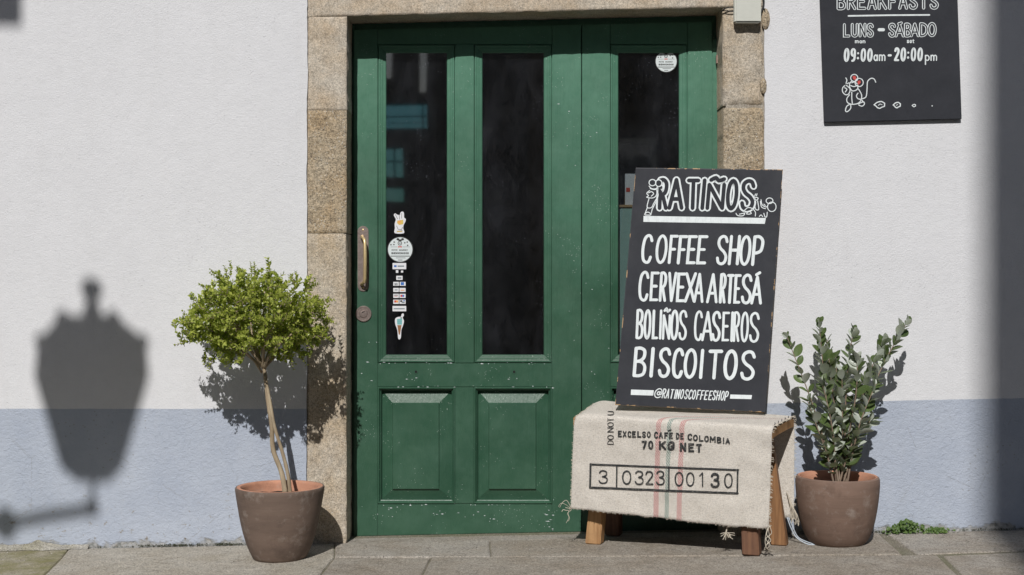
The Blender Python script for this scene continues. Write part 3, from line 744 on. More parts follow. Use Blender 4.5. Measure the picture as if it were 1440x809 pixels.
GL = {
 'A': [l_((0, 1), (.5, 0), (1, 1)), l_((.2, .68), (.8, .68))],
 'B': [l_((.06, 0), (.06, 1)), c_((.06, .01), (.5, .0), (.86, .1), (.84, .33), (.5, .46), (.08, .48)), c_((.3, .47), (.72, .52), (.98, .68), (.9, .92), (.5, 1), (.06, .99))],
 'C': [c_((.97, .2), (.8, .04), (.5, 0), (.16, .13), (.02, .5), (.14, .87), (.48, 1), (.8, .97), (.97, .8))],
 'D': [l_((.05, 0), (.05, 1)), c_((.05, .0), (.5, .03), (.9, .22), (1, .5), (.9, .78), (.5, .97), (.05, 1))],
 'E': [l_((1, .02), (.06, .02), (.06, .98), (1, .98)), l_((.06, .49), (.8, .49))],
 'F': [l_((1, .02), (.06, .02), (.06, 1)), l_((.06, .5), (.75, .5))],
 'G': [c_((.97, .2), (.8, .04), (.5, 0), (.16, .13), (.02, .5), (.14, .87), (.5, 1), (.85, .92), (.97, .7)), l_((.97, .78), (.97, .54), (.55, .54))],
 'H': [l_((0, 0), (0, 1)), l_((1, 0), (1, 1)), l_((0, .5), (1, .5))],
 'I': [l_((.5, 0), (.5, 1))],
 'K': [l_((.03, 0), (.03, 1)), l_((.95, 0), (.1, .55)), l_((.3, .42), (1, 1))],
 'L': [l_((.05, 0), (.05, .98), (1, .98))],
 'M': [l_((0, 1), (.04, 0), (.5, .7), (.96, 0), (1, 1))],
 'N': [l_((0, 1), (0, 0), (1, 1), (1, 0))],
 'O': [OO],
 'P': [l_((.05, 0), (.05, 1)), c_((.05, .01), (.55, 0), (.95, .12), (1, .3), (.85, .5), (.4, .58), (.05, .58))],
 'R': [l_((.05, 0), (.05, 1)), c_((.05, .01), (.55, 0), (.95, .12), (.95, .32), (.7, .47), (.1, .52)), l_((.4, .5), (1, 1))],
 'S': [SS],
 'T': [l_((0, .02), (1, .02)), l_((.5, .02), (.5, 1))],
 'U': [c_((0, 0), (0, .55), (.08, .88), (.5, 1), (.92, .88), (1, .55), (1, 0))],
 'V': [l_((0, 0), (.5, 1), (1, 0))],
 'X': [l_((0, 0), (1, 1)), l_((1, 0), (0, 1))],
 'Ñ': [l_((0, 1), (0, .16), (1, 1), (1, .16)), c_((.08, .0), (.4, -.08), (.62, .02), (.98, -.04))],
 'Á': [l_((0, 1), (.5, 0.06), (1, 1)), l_((.2, .68), (.8, .68)), l_((.35, -.02), (.75, -.1))],
 '0': [OO],
 '1': [l_((.2, .22), (.7, 0), (.7, 1))],
 '2': [c_((.05, .22), (.2, .04), (.55, 0), (.9, .1), (.93, .32), (.6, .6), (.05, .98)), l_((.05, .98), (1, .98))],
 '3': [c_((.05, .16), (.25, .02), (.6, 0), (.9, .12), (.86, .36), (.42, .47)), c_((.42, .47), (.88, .56), (1, .75), (.85, .95), (.5, 1), (.18, .96), (.0, .8))],
 '7': [l_((0, .02), (1, .02), (.35, 1))],
 '9': [o_((.5, 0), (.88, .1), (.95, .3), (.8, .5), (.5, .56), (.15, .48), (.03, .28), (.15, .08)), c_((.95, .28), (.95, .65), (.75, .93), (.3, 1))],
 ':': [l_((.5, .32), (.5, .36)), l_((.5, .74), (.5, .78))],
 '-': [l_((0, .5), (1, .5))],
 '@': [o_((.62, .36), (.74, .5), (.66, .66), (.48, .68), (.36, .54), (.44, .36)), c_((.78, .34), (.74, .62), (.86, .68), (1, .5), (.92, .15), (.55, .0), (.15, .18), (0, .55), (.18, .9), (.55, 1), (.9, .9))],
 'a': [o_((.5, 0), (.9, .3), (.9, .7), (.5, 1), (.1, .75), (.1, .25)), l_((.95, 0), (.95, 1))],
 'm': [l_((0, 0), (0, 1)), c_((0, .25), (.25, .0), (.5, .25), (.5, 1)), c_((.5, .25), (.75, .0), (1, .25), (1, 1))],
 'n': [l_((0, 0), (0, 1)), c_((0, .3), (.5, .0), (1, .3), (1, 1))],
 'o': [OO], 's': [SS],
 't': [l_((.4, -.4), (.4, .9), (.9, 1)), l_((0, 0), (.9, 0))],
 'p': [l_((0, 0), (0, 1.8)), o_((.5, 0), (1, .35), (.9, .85), (.5, 1), (.05, .8), (.05, .2))],
}
WID = {'I': .45, ':': .4, '1': .6, 'M': 1.25, 'm': 1.4, ' ': .6, '-': .7}
def word(s, x0, x1, gap=0.18):
    tot = sum(WID.get(c, 1.0) for c in s)+gap*(len(s)-1); u = (x1-x0)/tot; out = []; x = x0
    for c in s:
        w_ = WID.get(c, 1.0)*u
        if c != ' ': out.append((c, x, x+w_))
        x += w_+gap*u
    return out
def text(ink, letters, tl, bl, tr, br, w, slant=0.0, mi=0, seed=1, jit=0.25, layers=None, rot=None):
    """letters [(ch,x0,x1)]; tl..br = y of top/bottom at left and right end"""
    r = rnd(seed); X0 = letters[0][1]; X1 = letters[-1][2]
    for ch, a, b in letters:
        lines = GL[ch]; hw = w/2
        jy = r.uniform(-jit, jit); jx = r.uniform(-jit, jit)
        def mp(p):
            t = ((a+b)/2-X0)/max(1e-6, X1-X0); yt = tl+(tr-tl)*t+hw+jy; yb = bl+(br-bl)*t-hw+jy*0.5
            u, v = p; aa, bb = a+hw*0.9, b-hw*0.9
            if ch == 'I' : aa = bb = (a+b)/2
            x = aa+u*(bb-aa)+slant*(0.5-v)+jx; y = yt+v*(yb-yt)
            if rot: return rot(x, y)
            return (x, y)
        for kind, pts in lines:
            q = [mp(p) for p in pts]
            if kind == 'c': q = cr(q, 4)
            elif kind == 'o': q = cr(q, 4, True)
            if layers:
                for (lw, lm, lo) in layers: ink.stroke(q, lw, kind == 'o', lm, lo+(ink.k % 5)*0.00008)
                ink.k += 1
            else:
                # hand-painted: each stroke slightly different in weight
                ink.stroke(q, w*r.uniform(0.92, 1.08), kind == 'o', mi)
                
# ------------------------------------------------------------------ LEANING CHALKBOARD
BL_ = P(865, 569.5, 0.17); TL_ = P(894, 236, 0.03); BR_ = P(1076.5, 580, 0.24)
uv_ = (BR_-BL_); vv_ = (TL_-BL_); nb = uv_.cross(vv_).normalized()
if nb.y > 0: nb = -nb
TR_ = P(1101, 238.5, 0.10)
# keep the fourth corner in the plane of the other three
r_ = TR_-CAM; r_ = CAM+r_*((BL_-CAM).dot(nb)/r_.dot(nb)); TR_ = r_
sb = thing('chalkboard_sign', (BL_+BR_)/2, 'large leaning chalkboard with coffee shop menu lettering, standing on the burlap-draped bench', 'sign')
th = 0.014
def edge_pts(a, b, n, amp, sd):
    return [a.lerp(b, i/n)+(Vector((N(i*.9, sd), 0, N(i*.8, sd+3))))*amp for i in range(n)]
loop = edge_pts(BL_, BR_, 14, 0.0012, 1)+edge_pts(BR_, TR_, 16, 0.0008, 2)+edge_pts(TR_, TL_, 12, 0.0008, 3)+edge_pts(TL_, BL_, 16, 0.0008, 4)
loop = [p+nb*(-0.0) for p in loop]
cen = (BL_+TR_)/2; n_ = len(loop)
mb = MB(); inn = [p+(cen-p).normalized()*0.004+nb*0.0010 for p in loop]; bk = [p-nb*th for p in loop]
mb.add(inn, [tuple(range(n_))], 0)
mb.add(inn+loop, [(i, (i+1) % n_, n_+(i+1) % n_, n_+i) for i in range(n_)], 2)
mb.add(loop+bk, [(i, (i+1) % n_, n_+(i+1) % n_, n_+i) for i in range(n_)], 1)
mb.add(bk, [tuple(range(n_))], 1)
mb.build('board', [MAT['board'], MAT['edge_wood'], MAT['worn_edge']], sb)
pj = plane_proj(BL_+nb*0.0010, nb)
def lines(rows, parent, proj, mats, w_default=4.4):
    pass
ink = Ink(pj)
text(ink, [('C', 902, 918), ('O', 922, 938.5), ('F', 940, 953), ('F', 953, 966.5), ('E', 966, 980), ('E', 980, 994.5), ('S', 1007.5, 1024), ('H', 1025, 1040), ('O', 1040, 1056), ('P', 1057.5, 1073.5)],
     329.5, 371, 331, 374.5, 4.1, 3.4, seed=3)
ink.build('lettering', MAT['chalk'], sb, 'white painted words COFFEE SHOP')
ink = Ink(pj)
text(ink, [('C', 898, 913), ('E', 914, 927), ('R', 927, 937.5), ('V', 939, 951.5), ('E', 951, 964), ('X', 963, 979), ('A', 975.5, 990), ('A', 994, 1010), ('R', 1011.5, 1021), ('T', 1021.5, 1032), ('E', 1032, 1042), ('S', 1042.5, 1058), ('Á', 1056.5, 1072.5)],
     381, 424, 386, 429, 3.9, 2.2, seed=4)
ink.build('lettering', MAT['chalk'], sb, 'white painted words CERVEXA ARTESÁ')
ink = Ink(pj)
text(ink, [('B', 894, 905), ('O', 905.5, 916), ('L', 917, 926), ('I', 926.5, 931.5), ('Ñ', 931.5, 943), ('O', 942.5, 954), ('S', 954, 966.5), ('C', 976, 988.5), ('A', 987, 1003), ('S', 1001, 1014), ('E', 1015, 1026), ('I', 1026.5, 1032), ('R', 1031, 1040.5), ('O', 1041.5, 1053), ('S', 1053.5, 1068.5)],
     434.5, 477, 439, 482.5, 3.5, 1.6, seed=5)
ink.build('lettering', MAT['chalk'], sb, 'white painted words BOLIÑOS CASEIROS')
ink = Ink(pj)
text(ink, [('B', 890, 909.5), ('I', 913, 921), ('S', 925.5, 943.5), ('C', 945, 961.5), ('O', 961.5, 980), ('I', 982.5, 990.5), ('T', 995, 1015.5), ('O', 1017.5, 1037), ('S', 1041.5, 1063)],
     487, 530.5, 493, 536, 4.7, 3.0, seed=6)
ink.build('lettering', MAT['chalk'], sb, 'white painted word BISCOITOS')
ink = Ink(pj)
text(ink, [('@', 920.5, 931.5)]+word('RATINOSCOFFEESHOP', 931.5, 1024, 0.16), 546, 560, 550, 564, 1.5, 2.6, seed=7, jit=0.4)
ink.fill([(887.5, 548), (919.5, 549), (918.5, 556.5), (887, 555.5)]); ink.fill([(1027, 555), (1057.5, 555.8), (1056.5, 561.5), (1026.5, 560.8)])
ink.build('lettering', MAT['chalk'], sb, 'small white @RATINOSCOFFEESHOP between two bars')
ink = Ink(pj)
LAY = [(10.2, 0, 0.0006), (5.4, 1, 0.0016)]
text(ink, [('R', 923.5, 941), ('A', 938, 963.5), ('T', 963.5, 985.5)], 248.5, 297.5, 248.5, 297.5, 9.0, 1.5, seed=2, layers=LAY)
text(ink, [('I', 981, 997), ('Ñ', 992.5, 1021.5), ('O', 1019.5, 1039.5)], 248.5, 297.5, 250, 298, 9.0, 3.5, seed=2, layers=LAY)
text(ink, [('S', 1039.5, 1063.5)], 250, 298.5, 250, 298.5, 9.0, 3.0, seed=2, layers=LAY)
ink.fill([(905, 303.8), (1077, 306.8), (1075.5, 315), (904.8, 312.2)], 0, 0.0006)
ink.build('lettering', [MAT['chalk'], MAT['board_ink']], sb, 'white outlined block letters RATIÑOS over a white bar')
ink = Ink(pj, 0.0024)
q = lambda X, Y: (880+X/6.26, 230+Y/6.26)
# little line drawing of a mouse carrying cups, left of the title
for cx, cy, rx, ry in ((235, 170, 30, 28), (290, 175, 28, 30)):
    a, b = q(cx, cy); ink.circle(a, b, rx/6.26, ry/6.26, 1, 0.0022); ink.loop(a, b, rx/6.26, ry/6.26, 1.3)
for pts in ([(205, 200), (225, 222), (262, 225), (285, 205)], [(215, 222), (250, 232), (282, 225)], [(210, 240), (185, 265), (200, 285), (185, 300), (240, 305), (270, 280), (275, 240)],
            [(200, 262), (225, 250), (245, 268), (225, 290)], [(205, 308), (188, 385), (225, 390), (245, 355), (268, 315)], [(270, 240), (285, 275), (270, 330), (235, 400), (225, 440)],
            [(190, 390), (175, 430), (168, 450)], [(165, 448), (190, 430), (215, 440), (218, 455), (170, 455)], [(315, 190), (330, 215), (322, 240), (312, 228)]):
    ink.stroke(cr([q(*p) for p in pts], 4), 1.25)
ink.build('drawing', [MAT['chalk'], MAT['board_ink']], sb, 'white line drawing of a mouse leaning on the title')
ink = Ink(pj, 0.0024)
for cx, cy, rx, ry in ((1265, 330, 30, 25), (1285, 383, 38, 42)):
    a, b = q(cx, cy); ink.loop(a, b, rx/6.26, ry/6.26, 1.2)
for pts in ([(1190, 320), (1200, 365), (1235, 385), (1250, 370)], [(1185, 335), (1195, 385), (1230, 400)], [(1215, 360), (1228, 372)], [(1130, 310), (1150, 300), (1165, 310), (1150, 325), (1132, 318)],
            [(1135, 330), (1140, 400), (1170, 405), (1160, 330)], [(1135, 290), (1142, 270)], [(1150, 288), (1155, 268)], [(970, 440), (985, 460), (1030, 462), (1045, 440), (1000, 448)],
            [(1040, 420), (1075, 390), (1115, 400), (1140, 430), (1140, 465)], [(1060, 445), (1085, 425), (1105, 440), (1085, 448), (1062, 446)], [(1175, 468), (1190, 455), (1205, 470)], [(1215, 440), (1225, 470), (1240, 470), (1245, 430)]):
    ink.stroke(cr([q(*p) for p in pts], 4), 1.2)
ink.build('drawing', MAT['chalk'], sb, 'white line drawing of a mouse lying on the bar')

# ------------------------------------------------------------------ WALL CHALKBOARD
wb = thing('wall_chalkboard', P(1255, 100, 0.01), 'black opening hours chalkboard fixed high on the white wall right of the door', 'sign')
t_ = 0.020
bl, br = P(1159.5, 172, t_), P(1352.5, 167.5, t_); upv = (P(1153.6, 0, t_)-P(1159.5, 172, t_)).normalized(); H_ = 0.90
tl, tr = bl+upv*H_, br+upv*H_
mb = MB(); mb.prism([bl, br, tr, tl], (0, t_-0.002, 0)); mb.build('board', MAT['board'], wb, bevel=0.0015)
pw = plane_proj(bl, Vector((0, -1, 0)))
LY2 = [(4.3, 0, 0.0006), (1.9, 1, 0.0016)]
ink = Ink(pw)
text(ink, word('BREAKFASTS', 1176, 1320, 0.10), -9, 14.6, -10, 13.6, 4.0, 0, seed=8, layers=LY2)
ink.stroke([(1193, 22.6), (1250, 21.6), (1307, 21.2)], 2.2, off=0.0006)
ink.build('lettering', [MAT['chalk'], MAT['board_ink']], wb, 'white outlined word BREAKFASTS, underlined')
ink = Ink(pw)
LY3 = [(4.0, 0, 0.0006), (1.7, 1, 0.0016)]
text(ink, word('LUNS', 1185.5, 1229, 0.10), 33, 53, 32.5, 52.8, 3.6, 0, seed=9, layers=LY3)
ink.stroke([(1236, 42), (1242.5, 42)], 4.4, off=0.0006)
text(ink, [('S', 1249, 1260), ('Á', 1258.5, 1272), ('B', 1271, 1281.5), ('A', 1280, 1293), ('D', 1292.5, 1305), ('O', 1304, 1316.5)], 32.5, 53, 31.5, 52, 3.6, 0, seed=10, layers=LY3)
text(ink, word('mon', 1202, 1217, .3), 57, 61.3, 57, 61.3, 1.2, 0); text(ink, word('sat', 1275, 1286, .3), 56.5, 61, 56.5, 61, 1.2, 0)
ink.build('lettering', [MAT['chalk'], MAT['board_ink']], wb, 'white outlined words LUNS - SÁBADO')
ink = Ink(pw)
text(ink, word('09:00', 1186.5, 1227, .22), 68, 87.4, 68, 87.2, 3.0, 0.8); text(ink, word('am', 1228, 1245, .2), 77, 86.3, 76.6, 86.2, 1.8)
ink.stroke([(1249.5, 78.2), (1252.5, 78)], 3.2); text(ink, word('20:00', 1257, 1297.5, .22), 67, 86.7, 67, 86.5, 3.0, 0.8); text(ink, word('pm', 1300.5, 1317.5, .25), 77.5, 86, 77, 86, 1.6)
ink.build('lettering', MAT['chalk'], wb, 'white painted hours 09:00am - 20:00 pm')
ink = Ink(pw)
q = lambda X, Y: (1145+X/6.545, 80+Y/6.545)
for cx, cy, r in ((368, 195, 33), (413, 237, 38)):
    a, b = q(cx, cy); ink.loop(a, b, r/6.545, r/6.545, 1.3)
ink.fill([q(*p) for p in ((352, 180), (378, 175), (388, 200), (375, 215), (358, 205))], 1, 0.0006); ink.fill([q(*p) for p in ((400, 222), (425, 218), (428, 240), (405, 258), (398, 240))], 1, 0.0006)
for pts in ([(345, 225), (325, 250), (330, 290), (355, 315), (395, 300), (402, 265)], [(335, 265), (365, 275), (400, 262)], [(345, 240), (370, 232), (395, 250)], [(300, 250), (320, 240)],
            [(290, 260), (262, 285), (262, 325), (290, 350), (318, 340), (330, 300), (305, 270), (285, 262)], [(280, 285), (300, 300), (285, 325)], [(292, 245), (300, 215), (290, 195)],
            [(325, 350), (300, 385), (305, 420), (345, 438), (400, 430), (430, 400), (435, 350), (405, 295)], [(345, 325), (345, 380), (350, 430)], [(402, 335), (388, 360), (400, 385), (425, 392)],
            [(430, 390), (475, 370), (485, 300), (490, 230), (520, 200), (550, 205), (565, 235)], [(335, 440), (335, 475), (305, 505), (287, 495), (300, 455), (325, 440)],
            [(405, 435), (450, 415), (462, 435), (440, 455), (410, 445)], [(440, 400), (450, 418)]):
    ink.stroke(cr([q(*p) for p in pts], 4), 1.35)
ink.build('drawing', [MAT['chalk'], MAT['chalk_red']], wb, 'white line drawing of a mouse with red ears')
for cx, cy, rx, ry in ((603, 442, 44, 30), (762, 444, 30, 24), (918, 449, 14, 11)):
    pts = [q(cx+rx*(1+.18*math.sin(k*2.4))*math.cos(2*math.pi*k/12), cy+ry*(1+.15*math.cos(k*1.9))*math.sin(2*math.pi*k/12)) for k in range(12)]
    ink = Ink(pw); ink.stroke(pts, 1.5 if rx > 20 else 1.2, True)
    if rx > 40: ink.stroke([q(590, 448), q(605, 435), q(625, 442)], 0.9)
    elif rx > 20: ink.stroke([q(755, 448), q(768, 438)], 0.9)
    ink.build('crumb', MAT['chalk'], wb)
ink = Ink(pw); a, b = q(1085, 452); ink.circle(a, b, 0.9); ink.build('crumb', MAT['chalk'], wb)

# ------------------------------------------------------------------ STICKERS, HANDLE, LOCK
SY = DY+0.0162
ps = plane_proj(Vector((0, SY, 1)), Vector((0, -1, 0)))
def round_sticker(cx, cy, r, parent):
    k = Ink(ps, 0.0012, 0.0)
    k.circle(cx, cy, r, mi=1, off=0.0004, n=40); k.circle(cx, cy, r*0.94, mi=0, off=0.0007, n=40)
    s = r/18.0; Q = lambda X, Y: (cx+(X-266)/8.09*s, cy+(Y-493)/8.09*s)
    for X, Y, rx, ry in ((240, 378, 16, 13), (293, 378, 16, 13), (265, 390, 22, 10)): a, b = Q(X, Y); k.circle(a, b, rx/8.09*s, ry/8.09*s, 1, 0.0010, 12)
    a, b = Q(262, 422); k.loop(a, b, 20/8.09*s, 22/8.09*s, 0.9*s, 1, 0.0011); k.circle(a, b, 0.9*s, mi=1, off=0.0012, n=8)
    a, b = Q(248, 462); c2, d2 = Q(280, 462); k.fill([Q(245, 452), Q(263, 460), Q(282, 452), Q(282, 474), Q(263, 466), Q(245, 474)], 2, 0.0012)
    for X, Y in ((198, 410), (162, 440), (195, 438), (318, 418), (345, 410), (350, 448)): a, b = Q(X, Y); k.circle(a, b, 1.1*s, mi=1, off=0.0010, n=6)
    for y, x0, x1, w_ in ((464, 160, 235, .35), (464, 292, 375, .35), (568, 160, 372, 1.0), (588, 220, 325, .6), (612, 243, 290, .8)): k.stroke([Q(x0, y), Q(x1, y)], w_*s, mi=1, off=0.0010)
    a = Q(170, 0)[0]; b = Q(235, 0)[0]; y0 = Q(0, 492)[1]; y1 = Q(0, 508)[1]
    text(k, word('PETITE', a, b), y0, y1, y0, y1, 0.45*s, mi=1, jit=0)
    text(k, word('GOURMET', Q(255, 0)[0], Q(352, 0)[0]), y0, y1, y0, y1, 0.45*s, mi=1, jit=0)
    text(k, word('BIENVENIDOS', Q(168, 0)[0], Q(362, 0)[0]), Q(0, 524)[1], Q(0, 546)[1], Q(0, 524)[1], Q(0, 546)[1], 0.7*s, mi=1, jit=0)
    return k.build('sticker', [MAT['sticker'], MAT['st_black'], MAT['st_red']], parent, 'round pale sticker with black print')
round_sticker(562.8, 351, 18.2, L1); round_sticker(936.8, 86.5, 15.6, L2)
k = Ink(ps, 0.0004, 0.0); Q = lambda X, Y: (530+X/8.09, 290+Y/8.09)
k.fill(cr([Q(*p) for p in ((203, 308), (205, 250), (202, 200), (215, 150), (192, 105), (208, 82), (232, 98), (262, 100), (268, 75), (290, 62), (308, 78), (310, 130), (328, 145), (325, 175), (305, 215), (300, 255), (308, 308))], 3, True), 0, 0.0004)
k.fill([Q(*p) for p in ((232, 165), (300, 155), (300, 205), (255, 215), (230, 195))], 2, 0.0007); k.fill([Q(*p) for p in ((240, 170), (275, 165), (268, 195), (245, 195))], 1, 0.0009)
for pts in ([(210, 95), (235, 145)], [(283, 82), (282, 140)], [(255, 105), (258, 150)], [(225, 225), (240, 262), (280, 270), (292, 240)], [(230, 285), (290, 280)]): k.stroke([Q(*p) for p in pts], 0.55, mi=3, off=0.0009)
k.stroke([Q(230, 290), Q(285, 288)], 1.0, mi=2, off=0.0010)
k.build('sticker', [MAT['sticker2'], MAT['st_orange'], MAT['st_yellow'], MAT['st_black']], L1, 'hand shaped sticker holding an orange drink')
Q = lambda X, Y: (530+X/7.035, 365+Y/7.035)
def card(x0, y0, x1, y1, marks, label):
    k = Ink(ps, 0.0004, 0.0); k.fill([Q(x0, y0), Q(x1, y0), Q(x1, y1), Q(x0, y1)], 0, 0.0004)
    for (a, b, c2, d2, mi) in marks: k.fill([Q(a, b), Q(c2, b), Q(c2, d2), Q(a, d2)], mi, 0.0008)
    k.build('sticker', [MAT['sticker2'], MAT['st_black'], MAT['st_blue'], MAT['st_red'], MAT['st_orange'], MAT['st_grey']], L1, label)
card(155, 35, 290, 97, [(170, 57, 195, 76, 2), (205, 60, 270, 73, 5)], 'white strip sticker with blue mark')
card(188, 106, 212, 133, [], 'tiny white sticker'); card(238, 110, 260, 130, [], 'tiny white sticker')
card(192, 162, 254, 203, [(205, 176, 242, 190, 5)], 'small white sticker')
card(162, 222, 217, 261, [(172, 235, 205, 243, 5), (175, 247, 188, 256, 1), (193, 247, 204, 256, 1)], 'card payment sticker'); card(225, 222, 284, 261, [(236, 225, 268, 254, 2)], 'blue card payment sticker')
card(162, 282, 217, 322, [(175, 297, 205, 306, 5)], 'card payment sticker'); card(223, 282, 284, 322, [(235, 300, 272, 308, 4)], 'card payment sticker')
card(162, 340, 217, 381, [(170, 350, 208, 356, 1), (172, 362, 205, 366, 3)], 'card payment sticker'); card(223, 340, 284, 381, [(233, 350, 252, 370, 3), (252, 350, 270, 370, 2)], 'red and blue card payment sticker')
card(162, 398, 217, 440, [(172, 405, 190, 426, 3), (190, 405, 210, 426, 4)], 'orange and red card payment sticker'); card(223, 398, 284, 440, [(230, 404, 252, 420, 1), (245, 418, 275, 432, 5), (262, 402, 276, 414, 2)], 'dark card payment sticker')
card(155, 460, 290, 513, [(165, 482, 275, 493, 5)], 'white strip sticker with grey print')
k = Ink(ps, 0.0004, 0.0)
k.fill(cr([Q(*p) for p in ((212, 785), (202, 700), (182, 640), (180, 590), (205, 570), (238, 565), (245, 540), (262, 535), (268, 555), (255, 575), (268, 610), (258, 655), (242, 700), (236, 778))], 3, True), 0, 0.0004)
k.fill([Q(*p) for p in ((198, 590), (250, 585), (248, 645), (202, 645))], 1, 0.0007); k.fill([Q(*p) for p in ((202, 650), (244, 650), (228, 745), (216, 742))], 2, 0.0008)
for yy in (600, 615, 630): k.stroke([Q(203, yy), Q(245, yy-2)], 0.4, mi=3, off=0.0010)
k.circle(*Q(240, 578), 1.2, mi=3, off=0.001, n=8)
k.build('sticker', [MAT['sticker2'], MAT['st_teal'], MAT['st_brown'], MAT['st_grey']], L1, 'ice cream cone sticker in teal and brown')

# pull handle
pts = [];
xa, xb, za, zb_ = dx(503), dx(518.3), dz(410), dz(318)
rc = (xb-xa)/2*0.95; cxm = (xa+xb)/2
for sgn, zc in ((1, zb_-rc), (-1, za+rc)):
    for i in range(11):
        a = math.pi*i/10*sgn if sgn > 0 else math.pi+math.pi*i/10
        pts.append((cxm+(xb-xa)/2*math.cos(a), DY-0.0005, zc+rc*math.sin(a)))
hp = MB().prism(pts, (0, -0.0035, 0)).build('handle_plate', MAT['steel'], L1, bevel=0.0008)
for py in (323.5, 404.5):
    sc = MB()
    c = Vector((cxm, DY-0.004, dz(py))); n = 10
    sc.add([(c.x+0.0045*math.cos(2*math.pi*k/n), c.y, c.z+0.0045*math.sin(2*math.pi*k/n)) for k in range(n)]+[(c.x, c.y-0.002, c.z)], [(k, (k+1) % n, n) for k in range(n)])
    sc.build('handle_screw', MAT['brass'], L1)
hx0, hx1 = dx(509.5), dx(514.5)
hpts = [(hx0, DY-0.004, dz(333)), (hx0+0.002, DY-0.022, dz(334)), (hx1-0.003, DY-0.040, dz(337.5)), (hx1, DY-0.045, dz(342)), (hx1+0.0012, DY-0.046, dz(365)), (hx1, DY-0.045, dz(391)), (hx1-0.003, DY-0.040, dz(396.5)), (hx0+0.001, DY-0.022, dz(399.5)), (hx0-0.002, DY-0.004, dz(400))]
MB().tube(hpts, [0.0085, 0.0072, 0.0075, 0.0075, 0.0078, 0.0075, 0.0075, 0.0072, 0.0085], 12).build('handle', MAT['brass'], L1, smooth=True)
c = Vector((dx(511.3), DY, dz(441.5)))
lk = MB()
R = 0.0365
prof = [(R, 0.0), (R, 0.004), (R*0.93, 0.0065), (R*0.8, 0.0065), (R*0.76, 0.005), (R*0.5, 0.0052), (R*0.44, 0.0085), (R*0.3, 0.009), (0.0001, 0.009)]
vs = []; n = 28
for r, y in prof:
    for k in range(n): vs.append((c.x+r*math.cos(2*math.pi*k/n), c.y-y, c.z+r*math.sin(2*math.pi*k/n)))
lk.add(vs, [(j*n+k, j*n+(k+1) % n, (j+1)*n+(k+1) % n, (j+1)*n+k) for j in range(len(prof)-1) for k in range(n)])
lk.build('lock_escutcheon', MAT['steel'], L1, smooth=True)
MB().prism([(c.x-0.009, c.y-0.0095, c.z+0.002), (c.x+0.006, c.y-0.0095, c.z+0.010), (c.x+0.008, c.y-0.0095, c.z+0.013), (c.x-0.004, c.y-0.0095, c.z+0.010)], (0, 0.0003, 0)).build('keyhole', MAT['black'], L1)
for px, py in ((491.5, 92), (490.5, 611)):
    x = dx(px); z = dz(py); MB().tube([(x, DY+0.018, z-0.022), (x, DY+0.018, z+0.022)], 0.0045, 10).build('hinge', MAT['hinge'], bld, smooth=True)
MB().box((dx(1006.5), DY-0.028, dz(91)), (RX1+0.006, DY+0.005, dz(78))).build('hinge_bracket', MAT['hinge'], bld, bevel=0.003)

# things just behind the right pane
cab = thing('display_rack', (dx(884), 0.30, 0.05), 'mint green display rack behind the right pane, half hidden by the chalkboard', 'rack')
MB().box((dx(874), 0.285, 0.06), (dx(925), 0.35, dz(291))).build('rack_body', MAT['mint'], cab, bevel=0.004)
MB().box((dx(872), 0.278, dz(291)+0.001), (dx(926), 0.355, dz(287))).build('rack_shelf', MAT['edge_wood'], cab, bevel=0.002)
lf = MB().box((dx(882), 0.31, dz(286.5)), (dx(905), 0.33, dz(242))).build('leaflet', MAT['sticker2']); lf2 = MB().box((dx(883.5), 0.3085, dz(268)), (dx(889), 0.3097, dz(262))).build('red_mark', MAT['st_red'], lf)
tag(lf, 'white leaflet with red print standing on the mint rack behind the glass', 'leaflet')

# ------------------------------------------------------------------ ELECTRICAL BOX
eb = thing('electrical_box', P(1051, 20, 0.03), 'beige plastic electrical box fixed over the upper right corner of the stone door surround', 'junction box')
a = P(1033.5, 31.5, 0.045); b = P(1070.5, 31.5, 0.045)
MB().box((a.x, -0.045, a.z), (b.x, 0.012, a.z+0.24)).build('box_body', MAT['beige'], eb, bevel=0.006)
MB().box((a.x-0.002, -0.028, a.z+0.004), (b.x+0.002, -0.025, a.z+0.236)).build('box_seam', MAT['beige'], eb, bevel=0.001)
def catpts(p, n=6):
    out = []
    for i in range(len(p)-1):
        p0, p1, p2, p3 = [Vector(v) for v in (p[max(i-1, 0)], p[i], p[i+1], p[min(i+2, len(p)-1)])]
        for j in range(n):
            t = j/n; out.append(0.5*((2*p1)+(-p0+p2)*t+(2*p0-5*p1+4*p2-p3)*t*t+(-p0+3*p1-3*p2+p3)*t**3))
    out.append(Vector(p[-1])); return out
cb = MB(); cb.tube(catpts([P(1014, 17, -0.01), P(1019, 12.5, 0.006), P(1026, 10.2, 0.01), P(1035, 10.5, 0.012)]), 0.0028, 6); cb.build('cable', MAT['cable'], eb, smooth=True)
cb = MB(); cb.tube(catpts([P(1015, 16, -0.012), P(1021, 14.5, 0.006), P(1028, 16.5, 0.008), P(1035, 16, 0.01)]), 0.0022, 6); cb.build('cable', MAT['cable'], eb, smooth=True)
cb = MB(); cb.tube(catpts([P(1077, -30, 0.006), P(1073.5, -10, 0.008), P(1074, 5, 0.008), P(1071, 16, 0.012), P(1068, 18, 0.012)]), 0.0042, 8); cb.build('cable', MAT['cable'], eb, smooth=True)
cb = MB(); cb.tube(catpts([P(1075, 12, 0.008), P(1077, 24, 0.007), P(1079, 30, 0.004)]), 0.0025, 6); cb.build('cable', MAT['cable'], eb, smooth=True)


